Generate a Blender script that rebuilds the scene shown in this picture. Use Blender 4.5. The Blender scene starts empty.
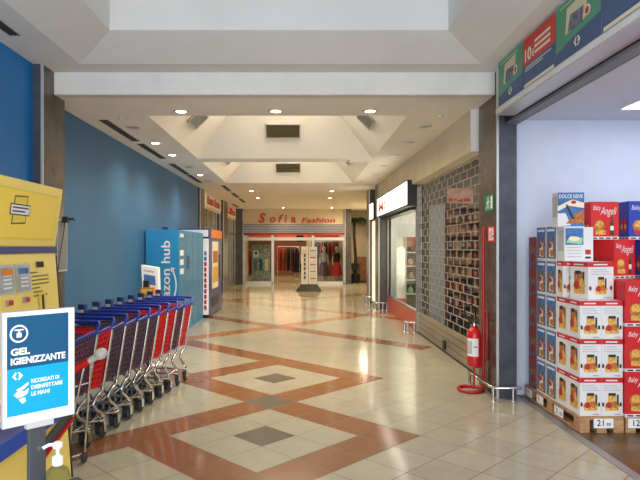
import bpy, math, random
from mathutils import Vector, Matrix
random.seed(7)
C = bpy.context.scene.collection
PI = math.pi
scn = bpy.context.scene

# ------------------------------------------------------------------ materials
def lin(c):
    c = c / 255.0
    return c / 12.92 if c <= 0.04045 else ((c + 0.055) / 1.055) ** 2.4
def rgb(r, g, b): return (lin(r), lin(g), lin(b), 1.0)

def mat(name, col, rough=0.5, metal=0.0, spec=0.5, var=0.0, scale=6.0, emit=0.0, ecol=None, trans=0.0, bump=0.0, stretch=(1, 1, 1)):
    m = bpy.data.materials.new(name); m.use_nodes = True
    nt = m.node_tree; p = nt.nodes['Principled BSDF']
    p.inputs['Base Color'].default_value = rgb(*col)
    p.inputs['Roughness'].default_value = rough
    p.inputs['Metallic'].default_value = metal
    p.inputs['Specular IOR Level'].default_value = spec
    if trans: p.inputs['Transmission Weight'].default_value = trans
    if emit:
        p.inputs['Emission Color'].default_value = rgb(*(ecol or col)); p.inputs['Emission Strength'].default_value = emit
    if var or bump:
        tc = nt.nodes.new('ShaderNodeTexCoord'); mp = nt.nodes.new('ShaderNodeMapping')
        mp.inputs['Scale'].default_value = stretch
        nz = nt.nodes.new('ShaderNodeTexNoise'); nz.inputs['Scale'].default_value = scale; nz.inputs['Detail'].default_value = 5
        nt.links.new(tc.outputs['Object'], mp.inputs[0]); nt.links.new(mp.outputs[0], nz.inputs['Vector'])
        if var:
            mx = nt.nodes.new('ShaderNodeMix'); mx.data_type = 'RGBA'
            a = [max(0, c * (1 - var)) for c in col]; b = [min(255, c * (1 + var)) for c in col]
            mx.inputs[6].default_value = rgb(*a); mx.inputs[7].default_value = rgb(*b)
            rp = nt.nodes.new('ShaderNodeMapRange'); rp.inputs[1].default_value = 0.3; rp.inputs[2].default_value = 0.7
            nt.links.new(nz.outputs['Fac'], rp.inputs[0]); nt.links.new(rp.outputs[0], mx.inputs[0])
            nt.links.new(mx.outputs[2], p.inputs['Base Color'])
        if bump:
            bp = nt.nodes.new('ShaderNodeBump'); bp.inputs['Strength'].default_value = bump; bp.inputs['Distance'].default_value = 0.01
            nt.links.new(nz.outputs['Fac'], bp.inputs['Height']); nt.links.new(bp.outputs[0], p.inputs['Normal'])
    return m

def glass(name, tint=(235, 240, 238), gloss=0.12):
    m = bpy.data.materials.new(name); m.use_nodes = True
    nt = m.node_tree; nt.nodes.clear()
    o = nt.nodes.new('ShaderNodeOutputMaterial'); mx = nt.nodes.new('ShaderNodeMixShader')
    t = nt.nodes.new('ShaderNodeBsdfTransparent'); t.inputs[0].default_value = rgb(*tint)
    g = nt.nodes.new('ShaderNodeBsdfGlossy'); g.inputs['Roughness'].default_value = 0.02
    f = nt.nodes.new('ShaderNodeFresnel'); f.inputs[0].default_value = 1.45
    mu = nt.nodes.new('ShaderNodeMath'); mu.operation = 'MULTIPLY'; mu.inputs[1].default_value = 0.22; nt.links.new(f.outputs[0], mu.inputs[0])
    nt.links.new(mu.outputs[0], mx.inputs[0]); nt.links.new(t.outputs[0], mx.inputs[1]); nt.links.new(g.outputs[0], mx.inputs[2])
    nt.links.new(mx.outputs[0], o.inputs[0])
    return m

M = {}
M['ceil'] = mat('white ceiling plaster', (222, 222, 221), 0.9, var=0.015, scale=1.5)
M['ceil2'] = mat('cream ceiling plaster', (238, 232, 222), 0.9, var=0.015, scale=1.5)
M['white'] = mat('white paint', (228, 226, 222), 0.6, var=0.02, scale=3)
M['cream'] = mat('cream wall', (222, 208, 180), 0.8, var=0.03, scale=2)
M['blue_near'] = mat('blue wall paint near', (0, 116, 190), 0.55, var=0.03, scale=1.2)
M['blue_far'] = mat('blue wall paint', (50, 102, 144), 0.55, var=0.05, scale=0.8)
M['marble'] = mat('brown marble', (78, 70, 63), 0.25, var=0.16, scale=5)
M['slate'] = mat('dark slate', (72, 76, 86), 0.35, var=0.12, scale=8)
M['chrome'] = mat('chrome', (205, 205, 205), 0.18, 1.0)
M['steel'] = mat('brushed steel', (165, 160, 152), 0.38, 1.0, var=0.06, scale=4, stretch=(1, 1, 20))
M['alu'] = mat('pale aluminium', (205, 204, 205), 0.4, 0.6)
M['grillemetal'] = mat('grille tube metal', (178, 172, 160), 0.4, 0.6)
M['panelmetal'] = mat('beige shutter sheet', (160, 148, 130), 0.35, 0.5, var=0.05, scale=3)
M['darkmetal'] = mat('dark metal', (48, 46, 46), 0.4, 0.5)
M['black'] = mat('black plastic', (22, 22, 24), 0.45)
M['grey'] = mat('grey plastic', (120, 122, 126), 0.5)
M['lgrey'] = mat('light grey plastic', (190, 190, 190), 0.5)
M['darkgrey'] = mat('charcoal', (66, 68, 74), 0.5)
M['rubber'] = mat('rubber', (52, 52, 54), 0.7)
M['yellow'] = mat('yellow enamel', (255, 222, 112), 0.35, var=0.02, scale=3)
M['yellow2'] = mat('deep yellow panel', (255, 220, 84), 0.4)
M['yellowpale'] = mat('pale yellow label', (240, 214, 80), 0.5)
M['navy'] = mat('navy blue', (34, 52, 104), 0.45)
M['navyband'] = mat('slate blue band', (70, 74, 128), 0.5)
M['blueshelf'] = mat('blue shelf plastic', (28, 72, 164), 0.4)
M['red'] = mat('signal red', (200, 24, 24), 0.35)
M['screengrey'] = mat('pale grey screen', (150, 152, 148), 0.6)
M['ventsheen'] = mat('vent with painted skylight sheen', (138, 144, 138), 0.5)  # skylight reflection on the side vents, painted in as paler grey
M['storeceil'] = mat('cool white store ceiling', (216, 222, 240), 0.8)
M['storewall'] = mat('cool white store wall', (206, 214, 234), 0.7, var=0.01)
M['darkstone'] = mat('dark brown stone', (74, 68, 62), 0.3, var=0.15, scale=6)
M['olive'] = mat('olive brown wall', (128, 120, 104), 0.8, var=0.06, scale=3)
M['redbase'] = mat('red kick panel', (190, 66, 40), 0.35, var=0.05)
M['redpipe'] = mat('red painted pipe', (176, 34, 34), 0.4)
M['orange'] = mat('orange', (232, 128, 40), 0.5)
M['signblue'] = mat('sign dark blue', (4, 78, 118), 0.45)
M['signcyan'] = mat('sign cyan blue', (0, 160, 228), 0.45)
M['paper'] = mat('white paper', (240, 240, 238), 0.6)
M['ink'] = mat('grey ink', (120, 110, 60), 0.7)
M['inkd'] = mat('dark ink', (50, 46, 46), 0.7)
M['lockerblue'] = mat('locker cyan blue', (34, 140, 200), 0.45, var=0.02, scale=2)
M['lockerdoor'] = mat('locker door blue', (44, 124, 164), 0.4, var=0.02, scale=2)
M['seam'] = mat('seam shadow gap', (40, 74, 92), 0.8)
M['vendblue'] = mat('vending blue', (24, 50, 116), 0.35)
M['cartred'] = mat('red cart plastic', (216, 10, 20), 0.45)
M['cartpurple'] = mat('purple cart plastic', (80, 58, 76), 0.5)
M['cartblue'] = mat('blue cart plastic', (24, 48, 150), 0.4)
M['extred'] = mat('extinguisher red', (206, 26, 30), 0.25)
M['green'] = mat('safety green', (18, 130, 84), 0.5)
M['bannergreen'] = mat('banner green', (74, 148, 112), 0.45, var=0.04)
M['bannernavy'] = mat('banner navy', (58, 86, 126), 0.45, var=0.04)
M['bannerred'] = mat('banner red', (204, 52, 44), 0.45)
M['cardbeige'] = mat('card beige', (216, 204, 168), 0.5)
M['wood'] = mat('pallet wood', (176, 134, 92), 0.8, var=0.15, scale=8, stretch=(1, 6, 6))
M['cabwood'] = mat('brown cabinet wood', (128, 84, 50), 0.5, var=0.15, scale=6, stretch=(6, 6, 1))
M['boxwhite'] = mat('white carton', (226, 224, 224), 0.5)
M['boxred'] = mat('red carton', (206, 30, 36), 0.45)
M['boxdark'] = mat('maroon carton side', (150, 62, 58), 0.5)
M['boxblue'] = mat('royal blue carton', (34, 62, 172), 0.45)
M['pbrown'] = mat('printed crust brown', (172, 104, 52), 0.6, var=0.25, scale=40)
M['pgold'] = mat('printed gold', (214, 164, 74), 0.6, var=0.2, scale=40)
M['pred'] = mat('printed red', (178, 44, 44), 0.6, var=0.2, scale=50)
M['pgreen'] = mat('printed bottle green', (44, 62, 40), 0.5)
M['psky'] = mat('printed sky blue', (62, 112, 170), 0.55, var=0.15, scale=20)
M['pslate'] = mat('printed slate photo', (100, 102, 116), 0.6, var=0.35, scale=25)
M['pmint'] = mat('printed mint', (160, 206, 160), 0.55)
M['pcream'] = mat('printed cream', (240, 226, 196), 0.55)
M['garred'] = mat('red cloth', (186, 34, 48), 0.85)
M['garblack'] = mat('black cloth', (30, 28, 32), 0.9)
M['garplum'] = mat('plum cloth', (84, 40, 58), 0.9)
M['garrust'] = mat('rust cloth', (150, 76, 54), 0.9)
M['garteal'] = mat('teal cloth', (50, 96, 116), 0.9)
M['gargrey'] = mat('grey cloth', (146, 150, 144), 0.9, var=0.3, scale=8)
M['skin'] = mat('mannequin plastic', (206, 182, 156), 0.4)
M['leaf'] = mat('dark leaf', (36, 56, 32), 0.6, var=0.3, scale=5)
M['trunk'] = mat('trunk bark', (48, 40, 30), 0.9, var=0.3, scale=20)
M['orangewall'] = mat('orange wall band', (226, 104, 36), 0.7)
M['redtext'] = mat('red letters', (204, 52, 30), 0.45)
M['goodsb'] = mat('brown goods packet', (110, 76, 54), 0.6, var=0.2, scale=12)
M['goodst'] = mat('tan goods packet', (176, 140, 104), 0.6, var=0.2, scale=12)
M['goodsd'] = mat('dark goods packet', (56, 44, 46), 0.6, var=0.2, scale=12)
M['goodsr'] = mat('red goods packet', (140, 62, 54), 0.6, var=0.2, scale=12)
M['pink'] = mat('pink poster', (206, 162, 138), 0.7, var=0.1, scale=6)
M['glass'] = glass('clear glass')
M['bottle'] = glass('clear bottle plastic', (220, 228, 230))
M['mirrordisp'] = mat('display screen', (150, 156, 158), 0.2, var=0.15, scale=5)
M['lampon'] = mat('lamp lit', (255, 240, 210), 0.5, emit=14, ecol=(255, 232, 196))
M['lampoff'] = mat('lamp unlit lens', (176, 168, 156), 0.3)
M['lightbox'] = mat('backlit sign', (250, 246, 236), 0.5, emit=3.2, ecol=(255, 246, 230))
M['litpanel'] = mat('lit showcase panel', (250, 238, 214), 0.5, emit=0.75, ecol=(255, 238, 212))
M['tube'] = mat('fluorescent diffuser', (255, 255, 255), 0.5, emit=5, ecol=(245, 248, 255))
M['tubewhite'] = mat('vending edge light', (245, 240, 240), 0.5, emit=0.25)
M['vent'] = mat('vent bronze', (92, 84, 58), 0.5, 0.2)
M['slot'] = mat('slot diffuser brown', (84, 72, 64), 0.7)
M['threshold'] = mat('threshold strip', (150, 152, 156), 0.4, 0.5)

# floor: cream tiles laid diagonally with terracotta bands
def math_node(nt, op, a, b=None):
    n = nt.nodes.new('ShaderNodeMath'); n.operation = op
    for i, v in enumerate((a, b)):
        if v is None: continue
        if hasattr(v, 'is_linked'): nt.links.new(v, n.inputs[i])
        else: n.inputs[i].default_value = v
    return n.outputs[0]
G = 0.5657
U0, V0 = 4.83, 5.50        # centre of the first grey tile, u = x+y, v = y-x
def floor_material():
    m = bpy.data.materials.new('diagonal floor tiles'); m.use_nodes = True
    nt = m.node_tree; p = nt.nodes['Principled BSDF']
    tc = nt.nodes.new('ShaderNodeTexCoord'); sp = nt.nodes.new('ShaderNodeSeparateXYZ')
    nt.links.new(tc.outputs['Object'], sp.inputs[0])
    x, y = sp.outputs[0], sp.outputs[1]
    u = math_node(nt, 'DIVIDE', math_node(nt, 'SUBTRACT', math_node(nt, 'ADD', x, y), U0), G)
    v = math_node(nt, 'DIVIDE', math_node(nt, 'SUBTRACT', math_node(nt, 'SUBTRACT', y, x), V0), G)
    ur = math_node(nt, 'ROUND', u); vr = math_node(nt, 'ROUND', v)
    def near(src, val, half): return math_node(nt, 'LESS_THAN', math_node(nt, 'ABSOLUTE', math_node(nt, 'SUBTRACT', src, val)), half)
    def rng(src, lo, hi): return near(src, (lo + hi) / 2, (hi - lo) / 2)
    def AND(a, b): return math_node(nt, 'MULTIPLY', a, b)
    def OR(*l):
        r = l[0]
        for k in l[1:]: r = math_node(nt, 'MAXIMUM', r, k)
        return r
    def band(src, val, oth, lo, hi): return AND(near(src, val, 0.5), rng(oth, lo - 0.5, hi + 0.5))
    terr = OR(
        band(u, -2, v, -2, 2), band(v, -2, u, -2, 2), band(u, 2, v, -2, 6), band(v, 2, u, -2, 6),
        band(u, 6, v, 2, 26), band(v, 6, u, 2, 6),
        band(u, 2, v, 2, 10), band(v, 2, u, -10, 2),
        band(u, 12.2, v, 4, 20),
        band(u, 22.7, v, 22.7, 26.7), band(u, 26.7, v, 22.7, 40), band(v, 22.7, u, 22.7, 40), band(v, 26.6, u, 10, 26.7))
    ochre = OR(band(v, 12.8, u, 0, 26), band(u, 19.6, v, 8, 30))
    grey = OR(AND(near(u, 0, 0.5), near(v, 0, 0.5)), AND(near(u, 4, 0.5), near(v, 4, 0.5)), AND(near(u, 2, 0.5), near(v, 2, 0.5)),
              AND(near(u, 24.7, 0.5), near(v, 24.7, 0.5)), AND(near(u, 12.2, 0.5), near(v, 12.8, 0.5)), AND(near(u, 19.6, 0.5), near(v, 12.8, 0.5)))
    # per tile tone
    cmb = nt.nodes.new('ShaderNodeCombineXYZ'); nt.links.new(ur, cmb.inputs[0]); nt.links.new(vr, cmb.inputs[1])
    wn = nt.nodes.new('ShaderNodeTexWhiteNoise'); wn.noise_dimensions = '2D'; nt.links.new(cmb.outputs[0], wn.inputs['Vector'])
    nz = nt.nodes.new('ShaderNodeTexNoise'); nz.inputs['Scale'].default_value = 7; nz.inputs['Detail'].default_value = 6
    nt.links.new(tc.outputs['Object'], nz.inputs['Vector'])
    tone = math_node(nt, 'ADD', math_node(nt, 'MULTIPLY', wn.outputs[0], 0.10), math_node(nt, 'MULTIPLY', nz.outputs['Fac'], 0.22))
    tone = math_node(nt, 'ADD', tone, 0.84)
    def mixc(fac, a, b):
        n = nt.nodes.new('ShaderNodeMix'); n.data_type = 'RGBA'; nt.links.new(fac, n.inputs[0])
        for i, c in ((6, a), (7, b)):
            if isinstance(c, tuple): n.inputs[i].default_value = c
            else: nt.links.new(c, n.inputs[i])
        return n.outputs[2]
    col = mixc(terr, rgb(172, 164, 143), rgb(138, 90, 60))
    col = mixc(ochre, col, rgb(168, 108, 58))
    col = mixc(grey, col, rgb(104, 96, 86))
    hsv = nt.nodes.new('ShaderNodeHueSaturation'); nt.links.new(col, hsv.inputs['Color']); nt.links.new(tone, hsv.inputs['Value'])
    ju = math_node(nt, 'ABSOLUTE', math_node(nt, 'SUBTRACT', math_node(nt, 'ABSOLUTE', math_node(nt, 'SUBTRACT', u, ur)), 0.5))
    jv = math_node(nt, 'ABSOLUTE', math_node(nt, 'SUBTRACT', math_node(nt, 'ABSOLUTE', math_node(nt, 'SUBTRACT', v, vr)), 0.5))
    joint = math_node(nt, 'LESS_THAN', math_node(nt, 'MINIMUM', ju, jv), 0.0095)
    col = mixc(joint, hsv.outputs[0], rgb(98, 84, 68))
    nt.links.new(col, p.inputs['Base Color'])
    rr = math_node(nt, 'ADD', math_node(nt, 'MULTIPLY', joint, 0.4), math_node(nt, 'ADD', math_node(nt, 'MULTIPLY', nz.outputs['Fac'], 0.10), 0.08))
    nt.links.new(rr, p.inputs['Roughness'])
    p.inputs['Specular IOR Level'].default_value = 0.42
    return m
M['floor'] = floor_material()

def plank_material():
    m = bpy.data.materials.new('brown plank floor'); m.use_nodes = True
    nt = m.node_tree; p = nt.nodes['Principled BSDF']
    tc = nt.nodes.new('ShaderNodeTexCoord')
    br = nt.nodes.new('ShaderNodeTexBrick'); br.inputs['Scale'].default_value = 1.0
    br.inputs['Color1'].default_value = rgb(100, 76, 48); br.inputs['Color2'].default_value = rgb(84, 62, 38); br.inputs['Mortar'].default_value = rgb(58, 44, 28)
    br.inputs['Mortar Size'].default_value = 0.004; br.inputs['Brick Width'].default_value = 1.2; br.inputs['Row Height'].default_value = 0.16
    nt.links.new(tc.outputs['Object'], br.inputs['Vector']); nt.links.new(br.outputs['Color'], p.inputs['Base Color'])
    p.inputs['Roughness'].default_value = 0.32
    return m
M['plank'] = plank_material()

# ------------------------------------------------------------------ mesh builder
_text_cache = {}
def text_geo(s, shear=0.0, off=0.0):
    key = (s, shear, off)
    if key in _text_cache: return _text_cache[key]
    cu = bpy.data.curves.new('t', 'FONT'); cu.body = s; cu.size = 1.0; cu.shear = shear; cu.offset = off
    cu.extrude = 0.0; cu.resolution_u = 3
    o = bpy.data.objects.new('t', cu); C.objects.link(o)
    dg = bpy.context.evaluated_depsgraph_get(); dg.update()
    me = bpy.data.meshes.new_from_object(o.evaluated_get(dg))
    vs = [(v.co.x, v.co.y) for v in me.vertices]; fs = [tuple(p.vertices) for p in me.polygons]
    bpy.data.objects.remove(o); bpy.data.curves.remove(cu); bpy.data.meshes.remove(me)
    xs = [a for a, _ in vs]; ys = [b for _, b in vs]
    _text_cache[key] = (vs, fs, min(xs), max(xs), min(ys), max(ys))
    return _text_cache[key]

class MB:
    def __init__(s): s.v = []; s.f = []; s.m = []; s.sm = []; s.mats = []
    def mi(s, m):
        if m not in s.mats: s.mats.append(m)
        return s.mats.index(m)
    def face(s, pts, m, smooth=False):
        b = len(s.v); s.v += [tuple(p) for p in pts]; s.f.append(tuple(range(b, b + len(pts)))); s.m.append(s.mi(m)); s.sm.append(smooth)
    def mesh(s, vs, fs, m, smooth=False):
        b = len(s.v); s.v += [tuple(p) for p in vs]; k = s.mi(m)
        for f in fs: s.f.append(tuple(b + i for i in f)); s.m.append(k); s.sm.append(smooth)
    def box(s, x0, x1, y0, y1, z0, z1, m):
        vs = [(x0, y0, z0), (x1, y0, z0), (x1, y1, z0), (x0, y1, z0), (x0, y0, z1), (x1, y0, z1), (x1, y1, z1), (x0, y1, z1)]
        s.mesh(vs, [(3, 2, 1, 0), (4, 5, 6, 7), (0, 1, 5, 4), (1, 2, 6, 5), (2, 3, 7, 6), (3, 0, 4, 7)], m)
    def hexa(s, b, t, m):      # bottom 4 (ccw from above), top 4
        s.mesh(list(b) + list(t), [(3, 2, 1, 0), (4, 5, 6, 7), (0, 1, 5, 4), (1, 2, 6, 5), (2, 3, 7, 6), (3, 0, 4, 7)], m)
    def bar(s, p, q, w, h, m, up=(0, 0, 1)):
        p, q = Vector(p), Vector(q); d = (q - p).normalized(); u = Vector(up)
        if abs(d.dot(u)) > 0.98: u = Vector((0, 1, 0))
        a = d.cross(u).normalized(); b = a.cross(d).normalized()
        vs = []
        for c in (p, q):
            for i, j in ((-1, -1), (1, -1), (1, 1), (-1, 1)): vs.append(c + a * i * w / 2 + b * j * h / 2)
        s.mesh(vs, [(3, 2, 1, 0), (4, 5, 6, 7), (0, 1, 5, 4), (1, 2, 6, 5), (2, 3, 7, 6), (3, 0, 4, 7)], m)
    def tube(s, pts, r, m, n=8, closed=False, caps=True):
        P = [Vector(p) for p in pts]; k = len(P); vs = []
        prev = None
        for i, p in enumerate(P):
            if closed: d = P[(i + 1) % k] - P[i - 1]
            else: d = P[min(i + 1, k - 1)] - P[max(i - 1, 0)]
            d.normalize()
            if prev is None:
                a = d.orthogonal().normalized()
            else:
                a = (prev - d * prev.dot(d)).normalized()
            prev = a; b = d.cross(a)
            rr = r[i] if isinstance(r, (list, tuple)) else r
            for j in range(n):
                t = 2 * PI * j / n; vs.append(p + a * math.cos(t) * rr + b * math.sin(t) * rr)
        fs = []
        for i in range(k if closed else k - 1):
            i2 = (i + 1) % k
            for j in range(n):
                j2 = (j + 1) % n; fs.append((i * n + j, i * n + j2, i2 * n + j2, i2 * n + j))
        s.mesh(vs, fs, m, True)
        if caps and not closed:
            s.mesh(vs[:n], [tuple(reversed(range(n)))], m); s.mesh(vs[-n:], [tuple(range(n))], m)
    def lathe(s, prof, c, m, n=20, axis='z', caps=True):
        vs = []
        for r, h in prof:
            for j in range(n):
                t = 2 * PI * j / n; a, b = r * math.cos(t), r * math.sin(t)
                q = {'z': (a, b, h), 'x': (h, a, b), 'y': (b, h, a)}[axis]
                vs.append((c[0] + q[0], c[1] + q[1], c[2] + q[2]))
        fs = []
        for i in range(len(prof) - 1):
            for j in range(n):
                j2 = (j + 1) % n; fs.append((i * n + j, i * n + j2, (i + 1) * n + j2, (i + 1) * n + j))
        s.mesh(vs, fs, m, True)
        if not caps: return
        if prof[0][0] > 1e-4: s.mesh(vs[:n], [tuple(reversed(range(n)))], m)
        if prof[-1][0] > 1e-4: s.mesh(vs[-n:], [tuple(range(n))], m)
    def poly(s, fr, pts, m, lift=0.0008):     # flat printed polygon on a frame (origin, u, v)
        o, u, v = fr; n = u.cross(v).normalized()
        s.face([o + u * a + v * b + n * lift for a, b in pts], m)
    def rect(s, fr, a0, b0, a1, b1, m, lift=0.0008): s.poly(fr, [(a0, b0), (a1, b0), (a1, b1), (a0, b1)], m, lift)
    def disc(s, fr, a, b, ra, rb, m, lift=0.0008, n=18): s.poly(fr, [(a + ra * math.cos(2 * PI * i / n), b + rb * math.sin(2 * PI * i / n)) for i in range(n)], m, lift)
    def text(s, fr, txt, a, b, h, m, lift=0.0012, w=None, shear=0.0, off=0.0, center=False):
        vs, fs, x0, x1, y0, y1 = text_geo(txt, shear, off)
        k = h / 0.7; kx = k if w is None else w / (x1 - x0)
        if center: a = a - (x1 - x0) * kx / 2
        o, u, v = fr; n = u.cross(v).normalized()
        s.mesh([o + u * (a + (x - x0) * kx) + v * (b + y * k) + n * lift for x, y in vs], fs, m)
    def build(s, name, parent=None, org=(0, 0, 0), bevel=0.0):
        me = bpy.data.meshes.new(name)
        me.from_pydata([(x - org[0], y - org[1], z - org[2]) for x, y, z in s.v], [], s.f)
        for m in s.mats: me.materials.append(M[m])
        me.polygons.foreach_set('material_index', s.m); me.polygons.foreach_set('use_smooth', s.sm); me.update()
        o = bpy.data.objects.new(name, me); C.objects.link(o)
        if parent is not None: o.parent = parent
        else: o.location = org
        if bevel:
            b = o.modifiers.new('bevel', 'BEVEL'); b.width = bevel; b.segments = 2; b.limit_method = 'ANGLE'; b.angle_limit = 0.9
        return o

def FR(o, u, v): return (Vector(o), Vector(u), Vector(v))
def tag(o, label, cat, group=None):
    o['label'] = label; o['category'] = cat
    if group: o['group'] = group
    return o
def thing(name, label, cat, loc=(0, 0, 0), rz=0.0, group=None):
    o = bpy.data.objects.new(name, None); o.empty_display_size = 0.1; C.objects.link(o)
    o.location = loc; o.rotation_euler = (0, 0, rz)
    return tag(o, label, cat, group)
def struct(name, mb, org=(0, 0, 0), parent=None):
    o = mb.build(name, parent, org)
    if parent is None: o['kind'] = 'structure'
    return o
def dup(root, loc=None, rz=None, label=None, swap=None):
    r = root.copy(); C.objects.link(r)
    if loc is not None: r.location = loc
    if rz is not None: r.rotation_euler = (0, 0, rz)
    if label: r['label'] = label
    def rec(src, dst):
        for ch in list(src.children):
            c = ch.copy(); C.objects.link(c); c.parent = dst
            if swap and ch.name.split('.')[0] in swap: c.data = swap[ch.name.split('.')[0]]
            rec(ch, c)
    rec(root, r)
    return r
ORD = ['first', 'second', 'third', 'fourth', 'fifth', 'sixth', 'seventh', 'eighth', 'ninth', 'tenth', 'eleventh', 'twelfth']

# ------------------------------------------------------------------ the setting
H = 1.70
YB = -3.0           # the open mall entrance behind
b = MB(); b.face([(-3.2, YB, 0), (2.48, YB, 0), (2.48, 7.0, 0), (3.6, 7.0, 0), (3.6, 36, 0), (-3.2, 36, 0)], 'floor')
b.face([(2.48, YB, -0.12), (-3.2, YB, -0.12), (-3.2, 36, -0.12), (3.6, 36, -0.12), (3.6, 7, -0.12), (2.48, 7, -0.12)], 'floor')
struct('floor', b)
b = MB(); b.box(2.50, 7.0, YB, 6.6, -0.1, 0.0, 'plank'); struct('floor_store', b)
b = MB(); b.box(2.44, 2.52, YB, 6.44, -0.05, 0.004, 'threshold'); struct('trim_1', b)
b = MB(); b.box(3.6, 5.2, 7.0, 18.0, -0.1, 0.0, 'floor'); struct('floor_shops', b)

# walls
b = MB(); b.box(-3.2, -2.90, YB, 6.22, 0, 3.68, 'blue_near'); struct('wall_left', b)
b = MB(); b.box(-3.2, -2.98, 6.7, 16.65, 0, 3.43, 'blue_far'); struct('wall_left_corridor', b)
b = MB(); b.box(2.43, 7.0, 6.6, 6.85, 0, 3.30, 'storewall'); struct('wall_store_back', b)
b = MB(); b.box(7.0, 7.2, YB, 6.85, 0, 3.3, 'white'); struct('wall_store_right', b)
b = MB(); b.box(2.4, 7.2, YB, 6.6, 3.16, 3.26, 'storeceil'); struct('ceiling_store', b)
# wall above the store opening, up to the mall ceiling
b = MB(); b.box(2.20, 2.5, YB, 6.42, 3.26, 3.68, 'white'); struct('wall_right', b)

# near ceiling with its lantern
CX0, CX1, CY0, CY1 = -2.39, 1.95, 0.2, 6.20
ZC = 3.68; a_ = 0.48; dz = 0.185
b = MB()
def holed(b, X0, X1, Y0, Y1, x0, x1, y0, y1, z, m):
    b.face([(X0, Y0, z), (X0, Y1, z), (x0, Y1, z), (x0, Y0, z)], m); b.face([(x1, Y0, z), (x1, Y1, z), (X1, Y1, z), (X1, Y0, z)], m)
    b.face([(x0, Y0, z), (x0, y0, z), (x1, y0, z), (x1, Y0, z)], m); b.face([(x0, y1, z), (x0, Y1, z), (x1, Y1, z), (x1, y1, z)], m)
def lantern(b, x0, x1, y0, y1, z, a, dz, top, m):
    r0 = [(x0, y0, z), (x1, y0, z), (x1, y1, z), (x0, y1, z)]
    r1 = [(x0 + a, y0 + a, z + dz), (x1 - a, y0 + a, z + dz), (x1 - a, y1 - a, z + dz), (x0 + a, y1 - a, z + dz)]
    r2 = [(p[0], p[1], top) for p in r1]
    for q, w in ((r0, r1), (r1, r2)):
        for i in range(4):
            j = (i + 1) % 4; b.face([q[i], q[j], w[j], w[i]], m)
    b.face(r2, m)
holed(b, -2.95, 2.25, YB, 6.5, CX0, CX1, CY0, CY1, ZC, 'ceil')
lantern(b, CX0, CX1, CY0, CY1, ZC, a_, dz, 5.4, 'ceil')
struct('ceiling', b)
b = MB(); b.box(-2.82, 2.20, 6.5, 6.62, 3.43, 3.9, 'white'); struct('beam', b)
# corridor ceiling with two coffers
b = MB(); ZD = 3.43
Y_ = [6.6, 7.55, 11.2, 11.68, 15.45, 30.0]
K0, K1 = -2.02, 1.40
def strip(x0, x1, y0, y1, z=ZD): b.face([(x0, y0, z), (x0, y1, z), (x1, y1, z), (x1, y0, z)], 'ceil2')
strip(-3.2, K0, 6.6, 15.45); strip(K1, 3.6, 6.6, 15.45); strip(K0, K1, 6.6, 7.55); strip(K0, K1, 11.2, 11.68); strip(-3.2, 3.6, 15.45, 36.0)
lantern(b, K0, K1, 7.55, 11.2, ZD, 0.95, 0.97, 5.0, 'ceil2')
lantern(b, K0, K1, 11.68, 15.45, ZD, 0.95, 0.97, 5.0, 'ceil2')
struct('ceiling_corridor', b)

# pilasters and pillars
def pillar(name, x0, x1, y0, y1, z1, front='slate', side='marble', inner=-1):
    b = MB(); b.box(x0, x1, y0, y1, 0, z1, side)
    fr = FR((x0, y0, 0), (1, 0, 0), (0, 0, 1)); b.rect(fr, 0, 0, x1 - x0, z1, front, 0.003)
    for k in (0.85, 1.7, 2.55):     # stone slab joints
        xs = x0 if inner < 0 else x1
        b.box(xs - 0.001, xs + 0.001, y0, y1, k, k + 0.004, 'darkmetal')
    o = struct(name, b)
    t = MB(); xs = x0 if inner < 0 else x1
    t.box(xs - 0.012, xs + 0.012, y0 - 0.012, y0 + 0.012, 0, z1, 'alu'); q = t.build('corner_trim', o)
    return o
pillar('pillar_left', -2.99, -2.80, 6.2, 6.79, 3.68, inner=1)
pillar('pillar_right', 2.205, 2.42, 6.43, 7.1, 3.68)
pillar('pillar_right_shop', 2.11, 2.42, 15.5, 16.3, 3.43, 'darkstone', 'darkstone')
pillar('pillar_right_far', 2.06, 2.42, 17.25, 18.0, 3.43, 'darkstone', 'darkstone')
pillar('pillar_facade_right', 2.02, 2.30, 26.2, 26.6, 3.43, 'darkstone', 'darkstone')
pillar('pillar_left_shop', -3.1, -2.93, 16.65, 17.4, 3.43, 'marble', inner=1)
pillar('pillar_left_middle', -3.1, -2.86, 21.15, 22.3, 3.43, 'darkstone', 'darkstone', inner=1)
pillar('pillar_left_far', -3.1, -2.62, 25.9, 26.6, 3.43, 'darkstone', 'darkstone', inner=1)

# right bulkhead
b = MB(); b.box(2.13, 2.40, 7.2, 15.5, 2.90, 3.43, 'cream')
b.face([(2.13, 7.199, 2.9), (2.4, 7.199, 2.9), (2.4, 7.199, 3.43), (2.13, 7.199, 3.43)], 'white'); struct('wall_right_bulkhead', b)  # near end face painted white to carry the daylight falling on it
# shop shells on the right
b = MB(); b.box(2.42, 5.2, 11.36, 11.5, 0, 3.43, 'olive'); struct('wall_shop_divider', b)
b = MB(); b.box(2.42, 5.2, 15.4, 15.5, 0, 3.43, 'white'); b.box(5.1, 5.2, 6.85, 15.5, 0, 3.43, 'white'); struct('wall_shop_back', b)
b = MB(); b.box(3.4, 3.55, 17.6, 28.6, 0, 3.43, 'cream'); b.box(2.42, 3.5, 17.5, 17.6, 0, 3.43, 'cream'); struct('wall_right_far', b)
b = MB(); b.box(1.9, 3.6, 28.4, 28.6, 0, 3.43, 'cream'); struct('wall_far_recess', b)
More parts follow.
